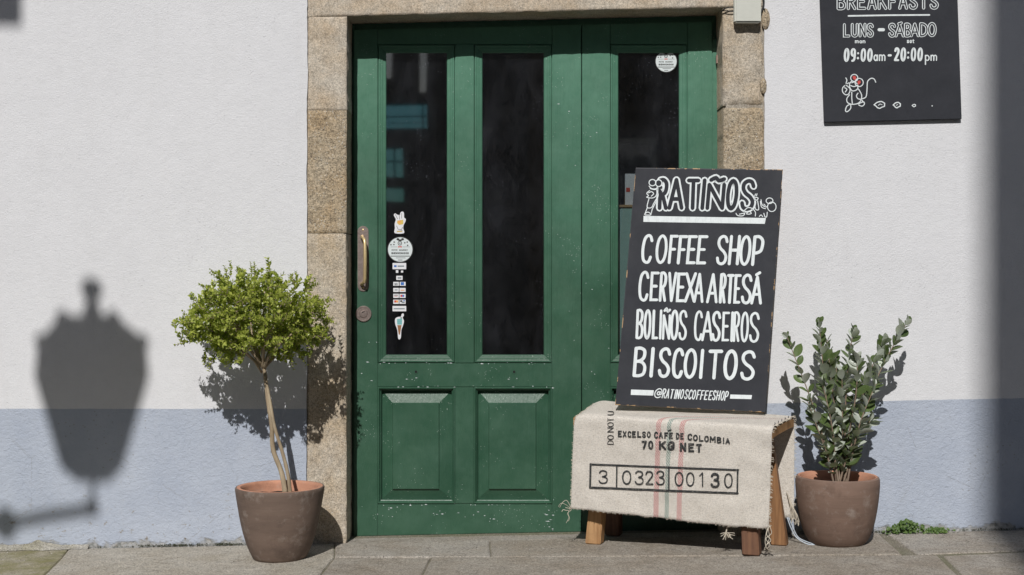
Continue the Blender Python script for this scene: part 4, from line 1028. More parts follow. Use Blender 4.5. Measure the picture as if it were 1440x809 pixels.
# ------------------------------------------------------------------ BENCH
FLt, FRt, RRt, RLt = P(810, 586, 0.155), P(1086, 604.5, 0.455), P(1116.5, 588, 0.205), P(842, 566, -0.045)
bn = thing('wooden_bench', (0.72, -0.17, 0.05), 'low wooden bench with splayed legs under the burlap sack, by the door', 'bench')
dn = Vector((0, 0, 0.030)); lip = Vector((0, 0, 0.006))
pl = [FLt-lip-(FRt-FLt).normalized()*0.012, FRt-lip, RRt-lip, RLt-lip]
mb = MB(); N_ = 10
vs = []
for i in range(N_+1):                        # slightly crowned plank, sampled across its width
    t = i/N_
    for e, (f, r) in enumerate(((pl[0], pl[3]), (pl[1], pl[2]))):
        p = f.lerp(r, t); cr_ = 0.006*math.sin(math.pi*t)
        vs += [p+Vector((0, 0, cr_)), p-dn+Vector((0, 0, cr_*0.5))]
fs = []
for i in range(N_):
    o = i*4; fs += [(o, o+2, o+6, o+4), (o+1, o+5, o+7, o+3), (o+2, o+3, o+7, o+6), (o, o+4, o+5, o+1)]
fs += [(0, 1, 3, 2), (N_*4, N_*4+2, N_*4+3, N_*4+1)]
mb.add(vs, fs).build('seat_plank', MAT['wood_light'], bn)
def bleg(top, foot, wt, wb, m, skew=0.0):
    """square leg splayed from the plank to the pavement, axes along the bench"""
    ax = (FRt-FLt); ax.z = 0; ax.normalize(); ay = Vector((-ax.y, ax.x, 0)); top = Vector(top); foot = Vector(foot)
    def sq(c, w_, dzz=0.0): return [c-ax*w_-ay*w_*0.85+Vector((0, 0, -dzz)), c+ax*w_-ay*w_*0.85+Vector((0, 0, dzz)), c+ax*w_+ay*w_*0.85+Vector((0, 0, dzz)), c-ax*w_+ay*w_*0.85+Vector((0, 0, -dzz))]
    MB().hexa(sq(foot, wb)+sq(top, wt)).build('leg', m, bn, bevel=0.004)
z_ = lambda x: gz(x)+0.0005
bleg((0.402, -0.125, 0.572), (0.356, -0.115, z_(0.356)), 0.030, 0.034, MAT['wood_light'])
bleg((0.965, -0.375, 0.545), (0.985, -0.415, z_(0.985)), 0.030, 0.035, MAT['wood_red'])
bleg((1.075, -0.235, 0.558), (1.135, -0.225, z_(1.135)), 0.022, 0.033, MAT['wood_mid'])
bleg((0.455, 0.045, 0.580), (0.452, 0.065, z_(0.452)), 0.028, 0.033, MAT['wood_red'])
# ------------------------------------------------------------------ BURLAP SACK
sk = thing('burlap_sack', (0.7, -0.17, 0.62), 'printed burlap coffee sack with red and green stripes draped over the low bench', 'sack')
F0L, F0R = P(802.5, 717.5, 0.172), P(1081, 742, 0.478)
F1L, F1R = P(808, 583, 0.166), P(1086.5, 601.5, 0.466)
R1L, R1R = P(838, 562, -0.050), P(1117.5, 585, 0.198)
R0L, R0R = P(845, 705, -0.055), P(1116.5, 730, 0.190)
NU, NV = 120, 110
A0, A1, A2 = 0.42, 0.78, 1.0                  # v: front fall / top / rear fall
def cloth(u, v):
    f0 = F0L.lerp(F0R, u); f1 = F1L.lerp(F1R, u); r1 = R1L.lerp(R1R, u); r0 = R0L.lerp(R0R, u)
    f0 = f0+Vector((0, 0, 0.007*math.sin(u*5+1)+0.005*N(u*14, 2)))
    # sample the polyline with smoothed corners
    def poly(v):
        if v < A0: return f0.lerp(f1, v/A0)
        if v < A1: return f1.lerp(r1, (v-A0)/(A1-A0))
        return r1.lerp(r0, (v-A1)/(A2-A1))
    s = Vector((0, 0, 0)); hw = 0.030
    for k in range(-3, 4): s += poly(min(1, max(0, v+k*hw/3)))
    p = s/7 if hw < v < 1-hw else poly(v).lerp(s/7, min(v, 1-v)/hw)
    fn = Vector((-0.35, -0.94, 0)).normalized()
    if v < A0:
        a = math.sin(math.pi*min(1, v/A0))
        p += fn*(0.009*math.sin(u*9+v*3)*(1-v/A0)+0.014*N(u*3.6, v*3.0, 1)*(1-0.4*v/A0)+0.005*N(u*12, v*9, 4)+0.004*N(u*5+v*14, v*6-u*9, 8))
        p.x += 0.004*N(v*9, 7)*(1 if u < 0.5 else 1)
    elif v < A1:
        p += Vector((0, 0, 0.0035*N(u*9, v*9, 2)+0.004))
    else:
        p += Vector((0.0, 0.004*N(u*6, v*6, 9), 0))
    if u < 0.06: p += Vector((0, 0, -0.016*(1-u/0.06)**2*(1 if v > A0*0.9 and v < A1 else 0)))
    return p
vs = []; uvs = []
for j in range(NV+1):
    for i in range(NU+1):
        u, v = i/NU, j/NV; vs.append(cloth(u, v)); uvs.append((u, v))
fs = [(j*(NU+1)+i, j*(NU+1)+i+1, (j+1)*(NU+1)+i+1, (j+1)*(NU+1)+i) for j in range(NV) for i in range(NU)]
mb = MB().add(vs, fs); me = mb.mesh('cloth', MAT['burlap'])
ul = me.uv_layers.new(name='UVMap')
for p in me.polygons:
    p.use_smooth = True
    for li in p.loop_indices: ul.data[li].uv = uvs[me.loops[li].vertex_index]
clo = bpy.data.objects.new('cloth', me); C.objects.link(clo); clo.parent = sk; clo.matrix_parent_inverse = Matrix.Translation(sk.location).inverted()
so_ = clo.modifiers.new('thick', 'SOLIDIFY'); so_.thickness = 0.0025; so_.offset = -1
tree = BVHTree.FromPolygons([Vector(v) for v in vs], fs)
pc_ = bvh_proj(tree, plane_proj(F0L, (F0R-F0L).cross(F1L-F0L)))
def dense(ink, pts, w, mi=0):                  # resample so that long bars follow the folds
    out = [pts[0]]
    for a, b in zip(pts, pts[1:]):
        k = max(1, int(math.dist(a, b)/5)); out += [(a[0]+(b[0]-a[0])*t/k, a[1]+(b[1]-a[1])*t/k) for t in range(1, k+1)]
    ink.stroke(out, w, mi=mi, flat=False)
ink = Ink(pc_, 0.0036, 0.0001)
text(ink, word('EXCELSO', 869, 915.5), 605.5, 614.8, 607, 616, 2.0, seed=11, jit=.3); text(ink, word('CAFE', 920, 947), 607, 616.5, 608, 617.4, 2.1, seed=12, jit=.3)
text(ink, word('DE', 950.5, 962), 608.6, 617.8, 609, 618.2, 2.0, seed=13); text(ink, word('COLOMBIA', 967, 1027), 609.8, 619, 616, 625, 2.0, seed=14, jit=.3)
ink.stroke([(940, 605.6), (944, 604.2)], 1.6)
text(ink, word('70', 902.7, 919), 619, 631.6, 620, 632, 2.8, seed=15); text(ink, word('KG', 926.8, 949.3), 619.8, 632.8, 620.5, 633.2, 3.0, seed=16); text(ink, word('NET', 956.5, 987.8, .3), 622, 635, 624.5, 637, 2.9, seed=17)
ink.build('print', MAT['ink'], sk, 'black stencilled words EXCELSO CAFE DE COLOMBIA 70 KG NET')
ink = Ink(pc_, 0.0036, 0.0001)
dense(ink, [(830.5, 653), (1038.5, 661)], 2.6); dense(ink, [(829.8, 685.6), (1038, 693.8)], 3.0); dense(ink, [(830.8, 652.5), (830, 686)], 2.8); dense(ink, [(1037.6, 660.5), (1037.2, 694)], 2.6)
dense(ink, [(867.8, 655), (867.4, 687)], 2.2); dense(ink, [(941.2, 657), (940.8, 690)], 2.2)
for ch, a, b, t, bo, w_ in (('3', 842, 855, 661, 680.5, 2.0), ('0', 875, 888, 661.5, 681.5, 2.0), ('3', 893, 905.5, 661.8, 682, 2.1), ('2', 907.5, 919.5, 662, 682.3, 2.3), ('3', 922.5, 935, 662, 682.5, 2.1),
                            ('0', 949, 961.5, 663.5, 684, 2.0), ('0', 965, 977, 664, 684.5, 2.0), ('1', 982, 991.5, 664, 684.8, 2.1), ('3', 999.5, 1012.5, 665, 686, 3.2), ('0', 1018.5, 1030.5, 665.5, 686.5, 2.0)):
    text(ink, [(ch, a, b)], t, bo, t, bo, w_, seed=int(a), jit=.2)
ink.build('print', MAT['ink'], sk, 'black boxed number 3 0323 00130')
ink = Ink(pc_, 0.0036, 0.0001)
rot = lambda x, y: (854.5+(y-0)*1.0, 625.5-x)   # reads upwards
for ch, a, b in (('D', 0, 6.4), ('O', 7.3, 13.6), ('N', 17.6, 24.2), ('O', 25.2, 31.5), ('T', 32.4, 37), ('U', 40.5, 46)):
    text(ink, [(ch, a, b)], 0, 9, 0, 9, 1.0, rot=rot, jit=.1)
ink.build('print', MAT['ink'], sk, 'small thin stencilled words DO NOT U running upwards')
# frayed edges: short yarn ends along both side edges and the hem
fz = MB(); r = rnd(21)
def yarn(p, d, L, rad=0.0009, n=4, k=5, curl=0.6, mb_=None):
    pts = [Vector(p)]; d = Vector(d).normalized()
    for i in range(k):
        d = (d+Vector((r.uniform(-1, 1), r.uniform(-.6, .6), r.uniform(-1, .7)))*curl*0.5).normalized(); pts.append(pts[-1]+d*L/k)
    (mb_ or fz).tube(pts, rad, n)
for j in range(170):
    v = r.random()*0.99
    yarn(cloth(1.0, v)+Vector((0, -0.001, 0)), (1, -0.3, -0.2), r.uniform(0.004, 0.013), 0.0011)
    if v < A1: yarn(cloth(0.0, v), (-1, -0.1, -0.1), r.uniform(0.002, 0.007), 0.0009)
for j in range(120):
    u = r.random(); yarn(cloth(u, 0.0), (0, 0, -1), r.uniform(0.002, 0.006), 0.0008)
o = fz.build('frayed_edge', MAT['thread'], sk); o['kind'] = 'stuff'
def threads(lst, m, nm='loose_thread'):
    for base, steps, rad in lst:
        MB().tube(catpts(steps, 5), rad, 5).build(nm, m, sk, smooth='full')
D = 0.18
threads([(0, [P(803, 714, D), P(797, 704, D), P(791, 707, D), P(787, 714, D)], .0012), (0, [P(803, 716, D), P(796, 710, D+.01), P(789, 708, D+.01), P(785, 713, D)], .001),
         (0, [P(804, 717, D), P(797, 718, D), P(792, 717, D), P(790, 720, D)], .0014), (0, [P(803, 718, D), P(798, 722, D), P(800, 728, D), P(796, 736, D)], .0009),
         (0, [P(802, 714, D), P(799, 722, D), P(801, 729, D), P(799, 733, D)], .0009), (0, [P(804, 716, D), P(800, 715, D+.01), P(795, 714, D+.01)], .0013)], MAT['thread'])
D = 0.485
threads([(0, [P(1081, 742, D), P(1078, 752, D), P(1084, 760, D), P(1077, 768, D), P(1083, 776, D-.02)], .0017), (0, [P(1082, 740, D), P(1085, 750, D), P(1077, 758, D), P(1083, 767, D), P(1074, 774, D-.02)], .0015),
         (0, [P(1080, 742, D), P(1082, 756, D), P(1079, 764, D), P(1075, 772, D)], .0012), (0, [P(1079, 743, D), P(1076, 760, D), P(1079, 772, D), P(1092, 776, D-.05)], .0013)], MAT['thread'])
threads([(0, [Vector((1.005, -0.425, gz(1)+.004)), Vector((1.025, -.40, gz(1)+.003)), Vector((1.03, -.43, gz(1)+.004)), Vector((1.055, -.42, gz(1)+.003)), Vector((1.065, -.45, gz(1)+.003))], .0016)], MAT['cable'])
D = 0.20
for i in range(14):
    px = 1106+i*0.9; threads([(0, [P(px, 690+i*2.2, D), P(px+4, 706+i*1.5, D+.005), P(px+5+r.uniform(-3, 3), 722+i, D), P(px+6+r.uniform(-4, 4), 736+r.uniform(-8, 4), D)], .0012)], MAT['thread'])
threads([(0, [P(1107, 728, D), P(1112, 742, D), P(1120, 756, D), Vector((1.25, -.24, gz(1.2)+.004)), Vector((1.30, -.25, gz(1.2)+.003)), Vector((1.33, -.265, gz(1.2)+.003))], .0026),
         (0, [P(1109, 728, D), P(1116, 744, D), P(1124, 757, D), Vector((1.275, -.245, gz(1.2)+.004))], .0022)], MAT['bluethread'])
# knotted tuft hanging under the hem
kn = MB(); base = P(1024, 738, 0.40)
for i in range(22):
    d = Vector((r.uniform(-1, 1), r.uniform(-.8, .2), r.uniform(-1, .2)))
    yarn(P(1021, 749, 0.40), d, r.uniform(.015, .04), .0013, 4, 5, .7, kn)
kn.tube([base, P(1022, 744, .4), P(1021, 749, .4)], .003, 6)
kn.build('knotted_tuft', MAT['thread'], sk)
# black stitching along the right edge of the top fold
for i in range(6):
    v = A0+0.04+i*0.055; a = cloth(0.995, v)+Vector((.002, -.002, .002)); b = cloth(0.985, v+0.035)+Vector((.002, -.002, .004)); MB().tube([a, (a+b)/2+Vector((.002, 0, .002)), b], .0014, 5).build('stitch', MAT['cable'], sk)

# ------------------------------------------------------------------ POTS
def pot(c, prof, inner, m, soil_z, label, seed):
    t = thing('plant_pot', c, label, 'plant pot', 'terracotta plant pots')
    r0 = prof[-1][0]
    MB().lathe([(0.001, 0.0)]+prof, c, 64, wob=0.012).build('pot_wall', m, t, smooth=True)
    MB().lathe(inner, c, 64, wob=0.008).build('pot_inside', MAT['potin'], t, smooth=True)
    rs = inner[-1][0]; mb = MB(); vs = [(c[0], c[1], c[2]+soil_z+0.004)]; fs = []
    n = 28
    for j in range(1, 7):
        for k in range(n):
            a = 2*math.pi*k/n; rr_ = rs*1.0*j/6; vs.append((c[0]+rr_*math.cos(a), c[1]+rr_*math.sin(a), c[2]+soil_z+0.006*N(math.cos(a)*j*2, math.sin(a)*j*2, seed)))
    for k in range(n): fs.append((0, 1+k, 1+(k+1) % n))
    for j in range(5):
        for k in range(n): fs.append((1+j*n+k, 1+(j+1)*n+k, 1+(j+1)*n+(k+1) % n, 1+j*n+(k+1) % n))
    mb.add(vs, fs).build('soil', MAT['soil'], t, smooth='full'); return t
c1 = Vector(((393.5-HX)*5.96/F, -0.29, 0)); c1.z = gz(c1.x)-0.003
H1 = 0.303
pp = [(.100, .0), (.107, .003), (.114, .012), (.126, .035), (.139, .068), (.150, .105), (.160, .145), (.168, .185), (.175, .225), (.181, .26), (.1845, .285), (.1855, .296), (.1835, .302), (.178, H1)]
pi = [(.178, H1), (.164, H1), (.160, .299), (.158, .290), (.153, .255)]
pot(c1, pp, pi, MAT['pot1'], 0.258, 'brown terracotta pot left of the door, holding the round boxwood tree', 1)
pb_ = MB()
for (ax, ay, rr_) in ((-.035, -.06, .011), (.045, -.07, .008), (.06, .02, .009), (-.07, .03, .007)):
    pb_.lathe([(.001, -rr_*.6), (rr_*.8, -rr_*.4), (rr_, 0), (rr_*.7, rr_*.5), (.001, rr_*.7)], (c1.x+ax, c1.y+ay, c1.z+0.266), 8, wob=.5)
o = pb_.build('pebbles', MAT['pebble'], smooth='full'); tag(o, 'few pale pebbles lying on the soil in the left pot', 'pebbles', kind='stuff')
c2 = Vector(((1178-HX)*6.04/F, -0.205, 0)); c2.z = gz(c2.x)-0.003
H2 = 0.288
pp = [(.104, 0), (.112, .004), (.122, .014), (.136, .036), (.149, .070), (.158, .105), (.165, .145), (.1705, .185), (.1745, .225), (.1765, .255), (.1765, .272), (.1735, .283), (.166, H2)]
pi = [(.166, H2), (.158, .286), (.154, .278), (.152, .262), (.149, .24)]
pot(c2, pp, pi, MAT['pot2'], 0.245, 'reddish terracotta pot right of the bench, holding the leafy grey-green shrub', 2)

# ------------------------------------------------------------------ BOXWOOD TREE
tr_ = thing('boxwood_tree', (c1.x+0.03, c1.y, c1.z+0.26), 'small boxwood tree with a round bright green crown on a thin twisted trunk', 'tree')
r = rnd(7); tk = MB(); DT = 0.29
path_a = catpts([P(401, 694, DT), P(396, 665, DT-.008), P(384, 632, DT-.008), P(382, 598, DT), P(377, 565, DT), P(374, 538, DT), P(371, 516, DT)], 5)
path_b = catpts([P(408, 694, DT-.01), P(405, 668, DT-.002), P(397, 636, DT+.004), P(386, 600, DT+.008), P(380, 566, DT+.006), P(375, 540, DT+.002), P(372, 520, DT)], 5)
na = len(path_a)
tk.tube(path_a, [0.0112-0.0032*i/na+0.0018*N(i*.7, 1) for i in range(na)], 9)
tk.tube(path_b, [0.0085-0.0028*i/na+0.0014*N(i*.8, 4) for i in range(na)], 9)
CC = P(358, 446, 0.30); RXc, RYc, RZc = 0.300, 0.245, 0.205
crotch = P(371, 518, DT)
mains = []
for tx, ty, td in ((300, 470, .32), (325, 440, .45), (350, 420, .22), (372, 410, .36), (400, 425, .20), (425, 445, .38), (440, 470, .28), (340, 487, .40), (385, 455, .46), (310, 430, .16), (360, 450, .12), (410, 470, .44)):
    e = P(tx, ty, td); mid = crotch.lerp(e, .45)+Vector((r.uniform(-.02, .02), r.uniform(-.02, .02), r.uniform(-.005, .03)))
    pth = catpts([crotch, mid, e], 5); tk.tube(pth, [0.0075-0.005*i/len(pth) for i in range(len(pth))], 6); mains += pth[3:]
tk.tube(catpts([P(368, 524, DT), P(356, 506, DT+.03), P(344, 496, DT+.04), P(340, 489, DT+.04)], 4), [.005-.0002*i for i in range(13)], 6)
tk.build('trunk', MAT['bark'], tr_, smooth='full')
lv = MB(); tw = MB()
def small_leaf(mb_, p, d, nrm, L, wd):
    d = d.normalized(); s = d.cross(nrm)
    if s.length < 1e-4: s = d.orthogonal()
    s.normalize(); n = s.cross(d).normalized()
    a = p; b = p+d*L*.45+s*wd+n*L*.10; c = p+d*L; e = p+d*L*.45-s*wd+n*L*.10; m_ = p+d*L*.5-n*L*.04
    mb_.add([a, b, c, e, m_], [(0, 1, 4), (1, 2, 4), (2, 3, 4), (3, 0, 4)])
def sprig(p0, p1, n, L, mb_=lv):
    d = p1-p0; ln = d.length; dn_ = d.normalized(); side = dn_.orthogonal().normalized(); bi = dn_.cross(side)
    tw.tube([p0, p0.lerp(p1, .5)+side*ln*.05, p1], [.0016, .0012, .0007], 4, cap=False)
    for i in range(n):
        t = (i+0.6)/n; q_ = p0.lerp(p1, t)+side*ln*.05*math.sin(math.pi*t); a = i*math.pi/2+r.uniform(-.5, .5)
        for sg in (1, -1):
            out = (side*math.cos(a)+bi*math.sin(a))*sg
            ld = (out*0.85+dn_*0.65+Vector((0, 0, .12))+Vector((r.uniform(-.35, .35), r.uniform(-.35, .35), r.uniform(-.3, .3))))
            up = (dn_+Vector((r.uniform(-.5, .5), r.uniform(-.5, .5), r.uniform(-.1, .8))))
            l = L*r.uniform(.75, 1.2)*(0.75+0.35*math.sin(math.pi*min(1, t+.2)))
            small_leaf(mb_, q_, ld, up, l, l*r.uniform(.32, .42))
def surf(th_, ph):
    dv = Vector((math.cos(ph)*math.cos(th_), math.cos(ph)*math.sin(th_), math.sin(ph)))
    k_ = 1.0+0.22*N(dv.x*2.2+3, dv.y*2.2, dv.z*2.2)+0.24*N(dv.x*5, dv.y*5+2, dv.z*5)
    kz = 1.0
    return dv, k_*kz
cnt = 0
while cnt < 800:
    ph = math.asin(r.uniform(-.95, 1)); th_ = r.uniform(0, 2*math.pi); dv, k_ = surf(th_, ph)
    k2 = k_*(1-0.55*r.random()**1.6)
    if N(dv.x*4+9, dv.y*4, dv.z*4+k2*3) < -0.10: continue
    e = CC+Vector((dv.x*RXc*k2, dv.y*RYc*k2, dv.z*RZc*k2))
    if e.y > -0.012: continue
    # gap over the trunk where the branching shows
    px_ = HX+e.x*F/(e.y-CAM.y); py_ = HY-(e.z-CAM.z)*F/(e.y-CAM.y)
    if py_ > 484+0.9*abs(px_-362)**.72 and e.y < -.22 and abs(px_-362) < 24: continue
    if py_ > 524: continue
    b0 = min(mains, key=lambda q_: (q_-e).length_squared)
    d = (e-b0); d.normalize(); d = (d*.35+Vector((dv.x, dv.y, dv.z*.8))*.45+Vector((0, 0, .25))+Vector((r.uniform(-.7, .7), r.uniform(-.7, .7), r.uniform(-.6, .6)))).normalized()
    L_ = r.uniform(.040, .065); sprig(e-d*L_, e+d*L_*.15, r.randint(5, 7), .0215); cnt += 1
# stragglers that stick out of the outline
for (a, b, c_x, c_y, dd, n) in ((290, 470, 246, 484, .34, 10), (292, 448, 256, 457, .30, 9), (285, 432, 268, 412, .30, 7), (318, 396, 293, 381, .3, 8), (322, 392, 319, 371, .28, 7), (355, 390, 353, 371, .26, 7), (380, 392, 379, 375, .32, 6),
                                (415, 400, 412, 382, .3, 7), (432, 412, 441, 388, .28, 7), (440, 430, 468, 423, .3, 8), (446, 448, 469, 452, .26, 7), (445, 470, 466, 476, .3, 7), (290, 488, 283, 514, .34, 8), (305, 495, 292, 519, .3, 7),
                                (405, 490, 412, 516, .32, 7), (418, 488, 430, 512, .3, 7), (320, 490, 322, 514, .36, 7), (335, 385, 338, 378, .2, 5), (272, 455, 258, 440, .24, 6), (300, 405, 280, 398, .36, 6)):
    for q_ in range(2):
        o2 = Vector((r.uniform(-.008, .008), r.uniform(-.02, .02), r.uniform(-.008, .008))); sprig(P(a, b, dd)+o2, P(c_x, c_y, dd)+o2*1.6, n, .0165)
o = lv.build('crown', MAT['box_leaf'], tr_, fix=False); o['kind'] = 'stuff'
o = tw.build('twigs', MAT['bark2'], tr_, fix=False); o['kind'] = 'stuff'

# ------------------------------------------------------------------ SHRUB IN THE RIGHT POT
sh = thing('potted_shrub', (c2.x, c2.y, c2.z+0.245), 'upright grey-green shrub with oval leaves on fanning stems, right of the chalkboard', 'shrub')
def leaf_mesh(nm, bend, fold, mk='shrub_leaf'):
    vs = []; fs = []; n = 6
    for i in range(n+1):
        t = i/n; wd = 0.30*math.sin(math.pi*min(1, t*0.93+0.04))**0.8 if 0 < i < n else 0.012
        z = bend*math.sin(t*1.6)-bend*.3*t
        for sx in (-1, 0, 1): vs.append((sx*wd, t, z+abs(sx)*fold*wd))
    for i in range(n):
        for j in range(2): fs.append((i*3+j, i*3+j+1, (i+1)*3+j+1, (i+1)*3+j))
    me = bpy.data.meshes.new(nm); me.from_pydata(vs, [], fs); me.materials.append(MAT[mk]); me.polygons.foreach_set('use_smooth', [True]*len(fs)); return me
LM = [leaf_mesh('leaf', .10, .35), leaf_mesh('leaf', -.12, .25), leaf_mesh('leaf', .02, .5, 'shrub_leaf_grey')]
r = rnd(31); leafspec = []
sbase = Vector((c2.x+0.01, c2.y-0.01, c2.z+0.243))
stems = [((1150, 590), (1106, 472), .28, 14, 1.0), ((1162, 560), (1152, 455), .24, 17, 1.0), ((1172, 560), (1163, 478), .14, 12, 1.0), ((1190, 545), (1200, 463), .26, 14, .95), ((1203, 560), (1205, 500), .32, 12, 1.0), ((1216, 545), (1245, 480), .18, 14, 1.0),
         ((1230, 540), (1276, 452), .24, 17, .95), ((1170, 600), (1155, 535), .32, 11, 1.0), ((1208, 600), (1232, 540), .34, 12, 1.05), ((1185, 610), (1184, 520), .30, 15, 1.0), ((1160, 630), (1135, 562), .30, 9, 1.0), ((1198, 625), (1228, 588), .30, 9, 1.05), ((1180, 590), (1175, 500), .10, 12, .95), ((1195, 590), (1222, 520), .12, 12, 1.0)]
smb = []
for (m1, tp, dd, n, sc_) in stems:
    dd = 0.05+dd*0.62
    n = int(n*1.3)
    pth = catpts([sbase+Vector((r.uniform(-.03, .03), r.uniform(-.03, .03), 0)), P(m1[0], m1[1], dd*.9+.03), P(tp[0], tp[1], dd)], 8)
    K = len(pth); MB().tube(pth, [.0048-.0036*i/K for i in range(K)], 6).build('stem', MAT['bark2'], sh, smooth='full')
    for i in range(n):
        t = 0.16+0.84*(i+.5)/n; f_ = t*(K-1); i0 = min(K-2, int(f_)); p = pth[i0].lerp(pth[i0+1], f_-i0); d = (pth[i0+1]-pth[i0]).normalized()
        for rep in range(2 if i < n-1 else 3):
            a = i*2.4+rep*math.pi+r.uniform(-.5, .5); s1 = d.orthogonal().normalized(); s2 = d.cross(s1)
            out = (s1*math.cos(a)+s2*math.sin(a)); up_ = 0.70+0.8*max(0, t-.5)
            ld = (out+d*up_+Vector((0, 0, .12))).normalized(); nr = (d-ld*d.dot(ld)+Vector((r.uniform(-.55, .55), r.uniform(-.9, .3), r.uniform(-.3, .4)))); nr = (nr-ld*nr.dot(ld)).normalized(); xx = ld.cross(nr).normalized()
            L_ = .059*sc_*r.uniform(.72, 1.15)*(1.0 if t < .9 else .65)
            if (p+ld*L_).y > -0.004: continue
            leafspec.append((L_, xx, ld, nr, p))
leafspec.sort(key=lambda q_: (q_[4].y, -q_[0]))
rest = MB()
for k_, (L_, xx, ld, nr, p) in enumerate(leafspec):
    mt = Matrix(((*(xx*L_),), (*(ld*L_),), (*(nr*L_),))).transposed().to_4x4(); mt.translation = p+ld*.002-Vector(sh.location)
    if k_ < 298:
        o = bpy.data.objects.new('leaf', LM[k_ % 3]); C.objects.link(o); o.parent = sh; o.matrix_local = mt
    else:
        mt.translation = p+ld*.002; me_ = LM[0]; rest.add([mt @ v.co for v in me_.vertices], [tuple(q_.vertices) for q_ in me_.polygons])
if rest.v: o = rest.build('foliage', MAT['shrub_leaf'], sh, smooth='full', fix=False); o['kind'] = 'stuff'

# ------------------------------------------------------------------ WEEDS AND MOSS
r = rnd(5)
wd = thing('weed', (1.72, -0.02, gz(1.7)), 'low green weed growing from the foot of the wall right of the reddish pot', 'weed')
wm = MB()
def round_leaf(mb_, p, nrm, R_):
    nrm = nrm.normalized(); a = nrm.orthogonal().normalized(); b = nrm.cross(a); n = 8
    mb_.add([p-nrm*R_*.15]+[p+(a*math.cos(2*math.pi*k/n)+b*math.sin(2*math.pi*k/n))*R_*r.uniform(.8, 1.1)+nrm*R_*.12 for k in range(n)], [(0, 1+k, 1+(k+1) % n) for k in range(n)])
for i in range(250):
    px = r.choice([r.gauss(1268, 7), r.gauss(1283, 7), r.gauss(1322, 5), r.uniform(1250, 1330)])
    hh = 0.042*math.exp(-((px-1278)/20)**2)+0.014; x = (px-HX)*6.2/F
    p = Vector((x, -0.006-r.random()*0.05, gz(x)+0.003+r.random()*hh)); round_leaf(wm, p, Vector((r.uniform(-.6, .6), -0.8, r.uniform(.1, 1))), r.uniform(.004, .0095))
o = wm.build('foliage', MAT['weed_leaf'], wd, fix=False); o['kind'] = 'stuff'
ms = MB()
for i in range(1500):
    px = r.choice([r.uniform(120, 345), r.gauss(250, 30), r.gauss(235, 22), r.gauss(320, 14), r.uniform(-20, 120), r.uniform(1330, 1440), r.uniform(1230, 1320)]); x = (px-HX)*6.24/F
    big = .010 if 190 < px < 345 else .005
    p = Vector((x, -0.001-abs(r.gauss(0, .007)), gz(x)+r.random()*big+0.0)); s_ = r.uniform(.0015, .004)
    ms.add([p+Vector((r.uniform(-s_, s_), r.uniform(-s_, s_), r.uniform(0, s_*1.6))) for k in range(4)], [(0, 1, 2), (0, 2, 3), (0, 3, 1), (1, 3, 2)])
tag(ms.build('moss', MAT['moss']), 'dark moss lining the foot of the wall', 'moss', kind='stuff')

r = rnd(77); gm = MB()
for i in range(520):
    x = r.uniform(-2.4, 2.4); y = -0.01-abs(r.gauss(0, .16)) if r.random() < .6 else r.uniform(-.6, -.01); q_ = r.uniform(.0010, .0032)
    c = Vector((x, y, gz(x)+q_*.4))
    gm.add([c+Vector((q_*r.uniform(.6, 1.3), 0, 0)), c+Vector((-q_*.6, q_*r.uniform(.5, 1), 0)), c+Vector((-q_*.5, -q_, 0)), c+Vector((0, 0, q_*r.uniform(.5, 1.2)))], [(0, 1, 2), (0, 1, 3), (1, 2, 3), (2, 0, 3)], i % 2)
tag(gm.build('grit', [MAT['pebble'], MAT['soil']]), 'tiny grit scattered over the paving along the wall', 'grit', kind='stuff')

# ------------------------------------------------------------------ STREET LAMP (throws the lantern shadow on the left wall)
lp = thing('street_lamp', (-3.45, -5.0, gz(-3.45)), 'tall iron street lamp with a tapered lantern on a side arm, across the pavement', 'street lamp')
def LS(px, py): return Vector(((px-720)/320-0.75, -5.0, 1.23+(377-py)/320+4.5))
MB().tube([(-3.45, -5, gz(-3.45)), (-3.45, -5, 0.6), (-3.45, -5, 0.62), (-3.45, -5, 7.4)], [0.09, 0.08, 0.05, 0.04], 12).build('post', MAT['dark_metal'], lp, smooth=True)
arm = MB(); arm.tube(catpts([Vector((-3.45, -5, 4.60)), LS(10, 735), LS(60, 727), LS(128, 717)], 5), 0.022, 8)
for px, py, R_ in ((8, 737, .058), (129, 714, .036)):
    c = LS(px, py); arm.lathe([(.001, -R_), (R_*.7, -R_*.7), (R_, 0), (R_*.7, R_*.7), (.001, R_)], c, 12)
arm.tube([LS(129, 714), LS(133, 672)], 0.012, 8); arm.build('arm', MAT['dark_metal'], lp, smooth=True)
cx_ = LS(129, 540).x
def LZ(py): return 1.23+(377-py)/320+4.5
FY = 0.6                                       # lantern flattened in y only to shape its cast shadow
def hexa_lathe(prof):
    m_ = MB().lathe(prof, (0, 0, 0), 6); m_.v = [(cx_+x, -5+y*FY, z) for x, y, z in m_.v]; return m_
hexa_lathe([(.001, LZ(660)), (.135, LZ(659)), (.146, LZ(648)), (.252, LZ(531))]).build('lantern_glass', MAT['lamp_glass'], lp)
rf = hexa_lathe([(.253, LZ(530.5)), (.240, LZ(482)), (.236, LZ(478)), (.10, LZ(466)), (.05, LZ(450)), (.034, LZ(430))])
rf.lathe([(.030, LZ(434)), (.024, LZ(418)), (.048, LZ(410)), (.048, LZ(404)), (.001, LZ(403))], (cx_, -5, 0), 12)
for k in range(6):
    a = k*math.pi/3; rf.lathe([(.034, 0), (.026, .012), (.001, .026)], (cx_+.222*math.cos(a), -5+.222*FY*math.sin(a), LZ(480)), 8)
rf.build('lantern_roof', MAT['dark_metal'], lp)
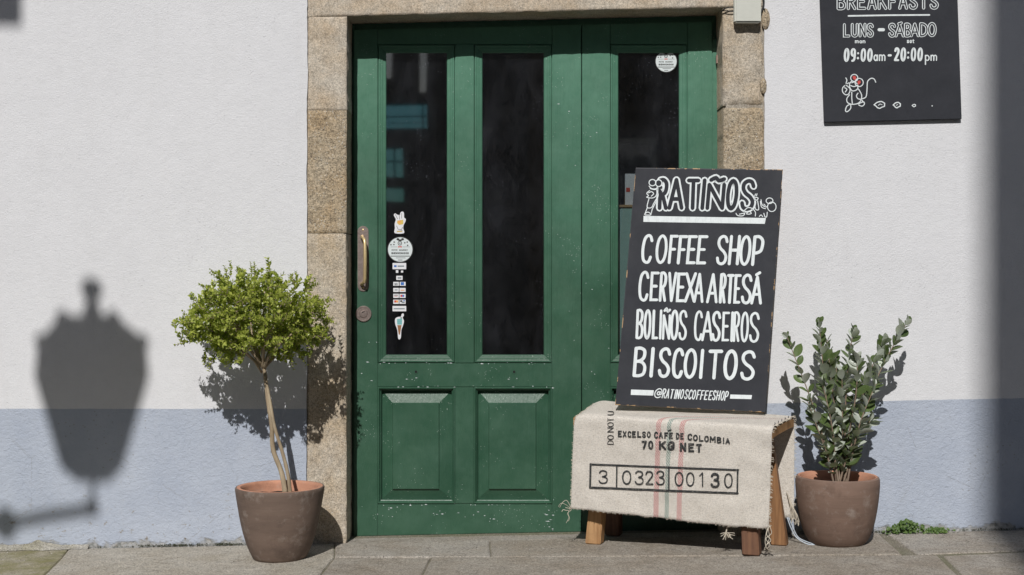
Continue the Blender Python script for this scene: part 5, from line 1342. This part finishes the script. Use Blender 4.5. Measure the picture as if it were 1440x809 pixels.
# added panel on the same post, casts the shadow at the upper left
sh_panel = MB().box((-3.40, -5.01, 6.80), (-2.905, -4.99, 7.35)).build('shadow_panel', MAT['panel_red']); tag(sh_panel, 'added square panel on the street lamp post that shades the upper left of the wall', 'shadow_panel')

# ------------------------------------------------------------------ ACROSS THE STREET (reflected in the panes, shades the right of the wall)
tb = thing('townhouse', (4.5, -15.5, 0), 'tall stone townhouse across the street that shades the right end of the wall', 'building')
MB().box((-0.035, -17, -0.5), (12.0, -14, 16.5)).build('wall', MAT['facade2'], tb)
for fl in range(4):
    for k in range(4):
        x = 1.0+k*2.3; z = 1.2+fl*3.7
        f_ = MB().box((x, -13.98, z), (x+1.1, -13.90, z+1.9)).build('window', MAT['beige'], tb); MB().box((x+.08, -13.90, z+.08), (x+1.02, -13.88, z+1.82)).build('pane', MAT['glass'], f_)
ow = thing('yard_building', (-4, -10, 0), 'low rendered building across the street with tinted teal windows', 'building')
def op(px0, px1, py0, py1):                   # mirror image of what the left pane shows
    k_ = 16.5/F; return ((px0-HX)*k_, (px1-HX)*k_, CAM.z+(HY-py1)*k_, CAM.z+(HY-py0)*k_)
open_ = [op(520, 549, 60, 107), op(587, 598, 40, 127), op(530, 600, 143, 180), op(530, 566, 207, 247), op(530, 566, 262, 282)]
xs_ = sorted(set([-12.0, 0.20]+[round(v, 4) for o in open_ for v in o[:2]])); zs_ = sorted(set([-0.4, 8.2]+[round(v, 4) for o in open_ for v in o[2:]]))
mb = MB()
for i in range(len(xs_)-1):
    for j in range(len(zs_)-1):
        xm, zm = (xs_[i]+xs_[i+1])/2, (zs_[j]+zs_[j+1])/2
        if any(o[0] < xm < o[1] and o[2] < zm < o[3] for o in open_): continue
        mb.box((xs_[i], -10.2, zs_[j]), (xs_[i+1], -10.0, zs_[j+1]))
mb.build('wall', MAT['facade'], ow, fix=False)
for (a_, b_, c_x, d_) in ((520, 600, 160, 162), (520, 600, 170, 171), (520, 566, 224, 226), (592, 594, 143, 180), (552, 554, 207, 247)):
    o = op(a_, b_, c_x, d_); MB().box((o[0], -10.14, o[2]), (o[1], -10.12, o[3])).build('window_bar', MAT['facade'], ow)
for o in open_[2:]: MB().box((o[0], -10.11, o[2]), (o[1], -10.10, o[3])).build('tinted_window', MAT['tint'], ow)
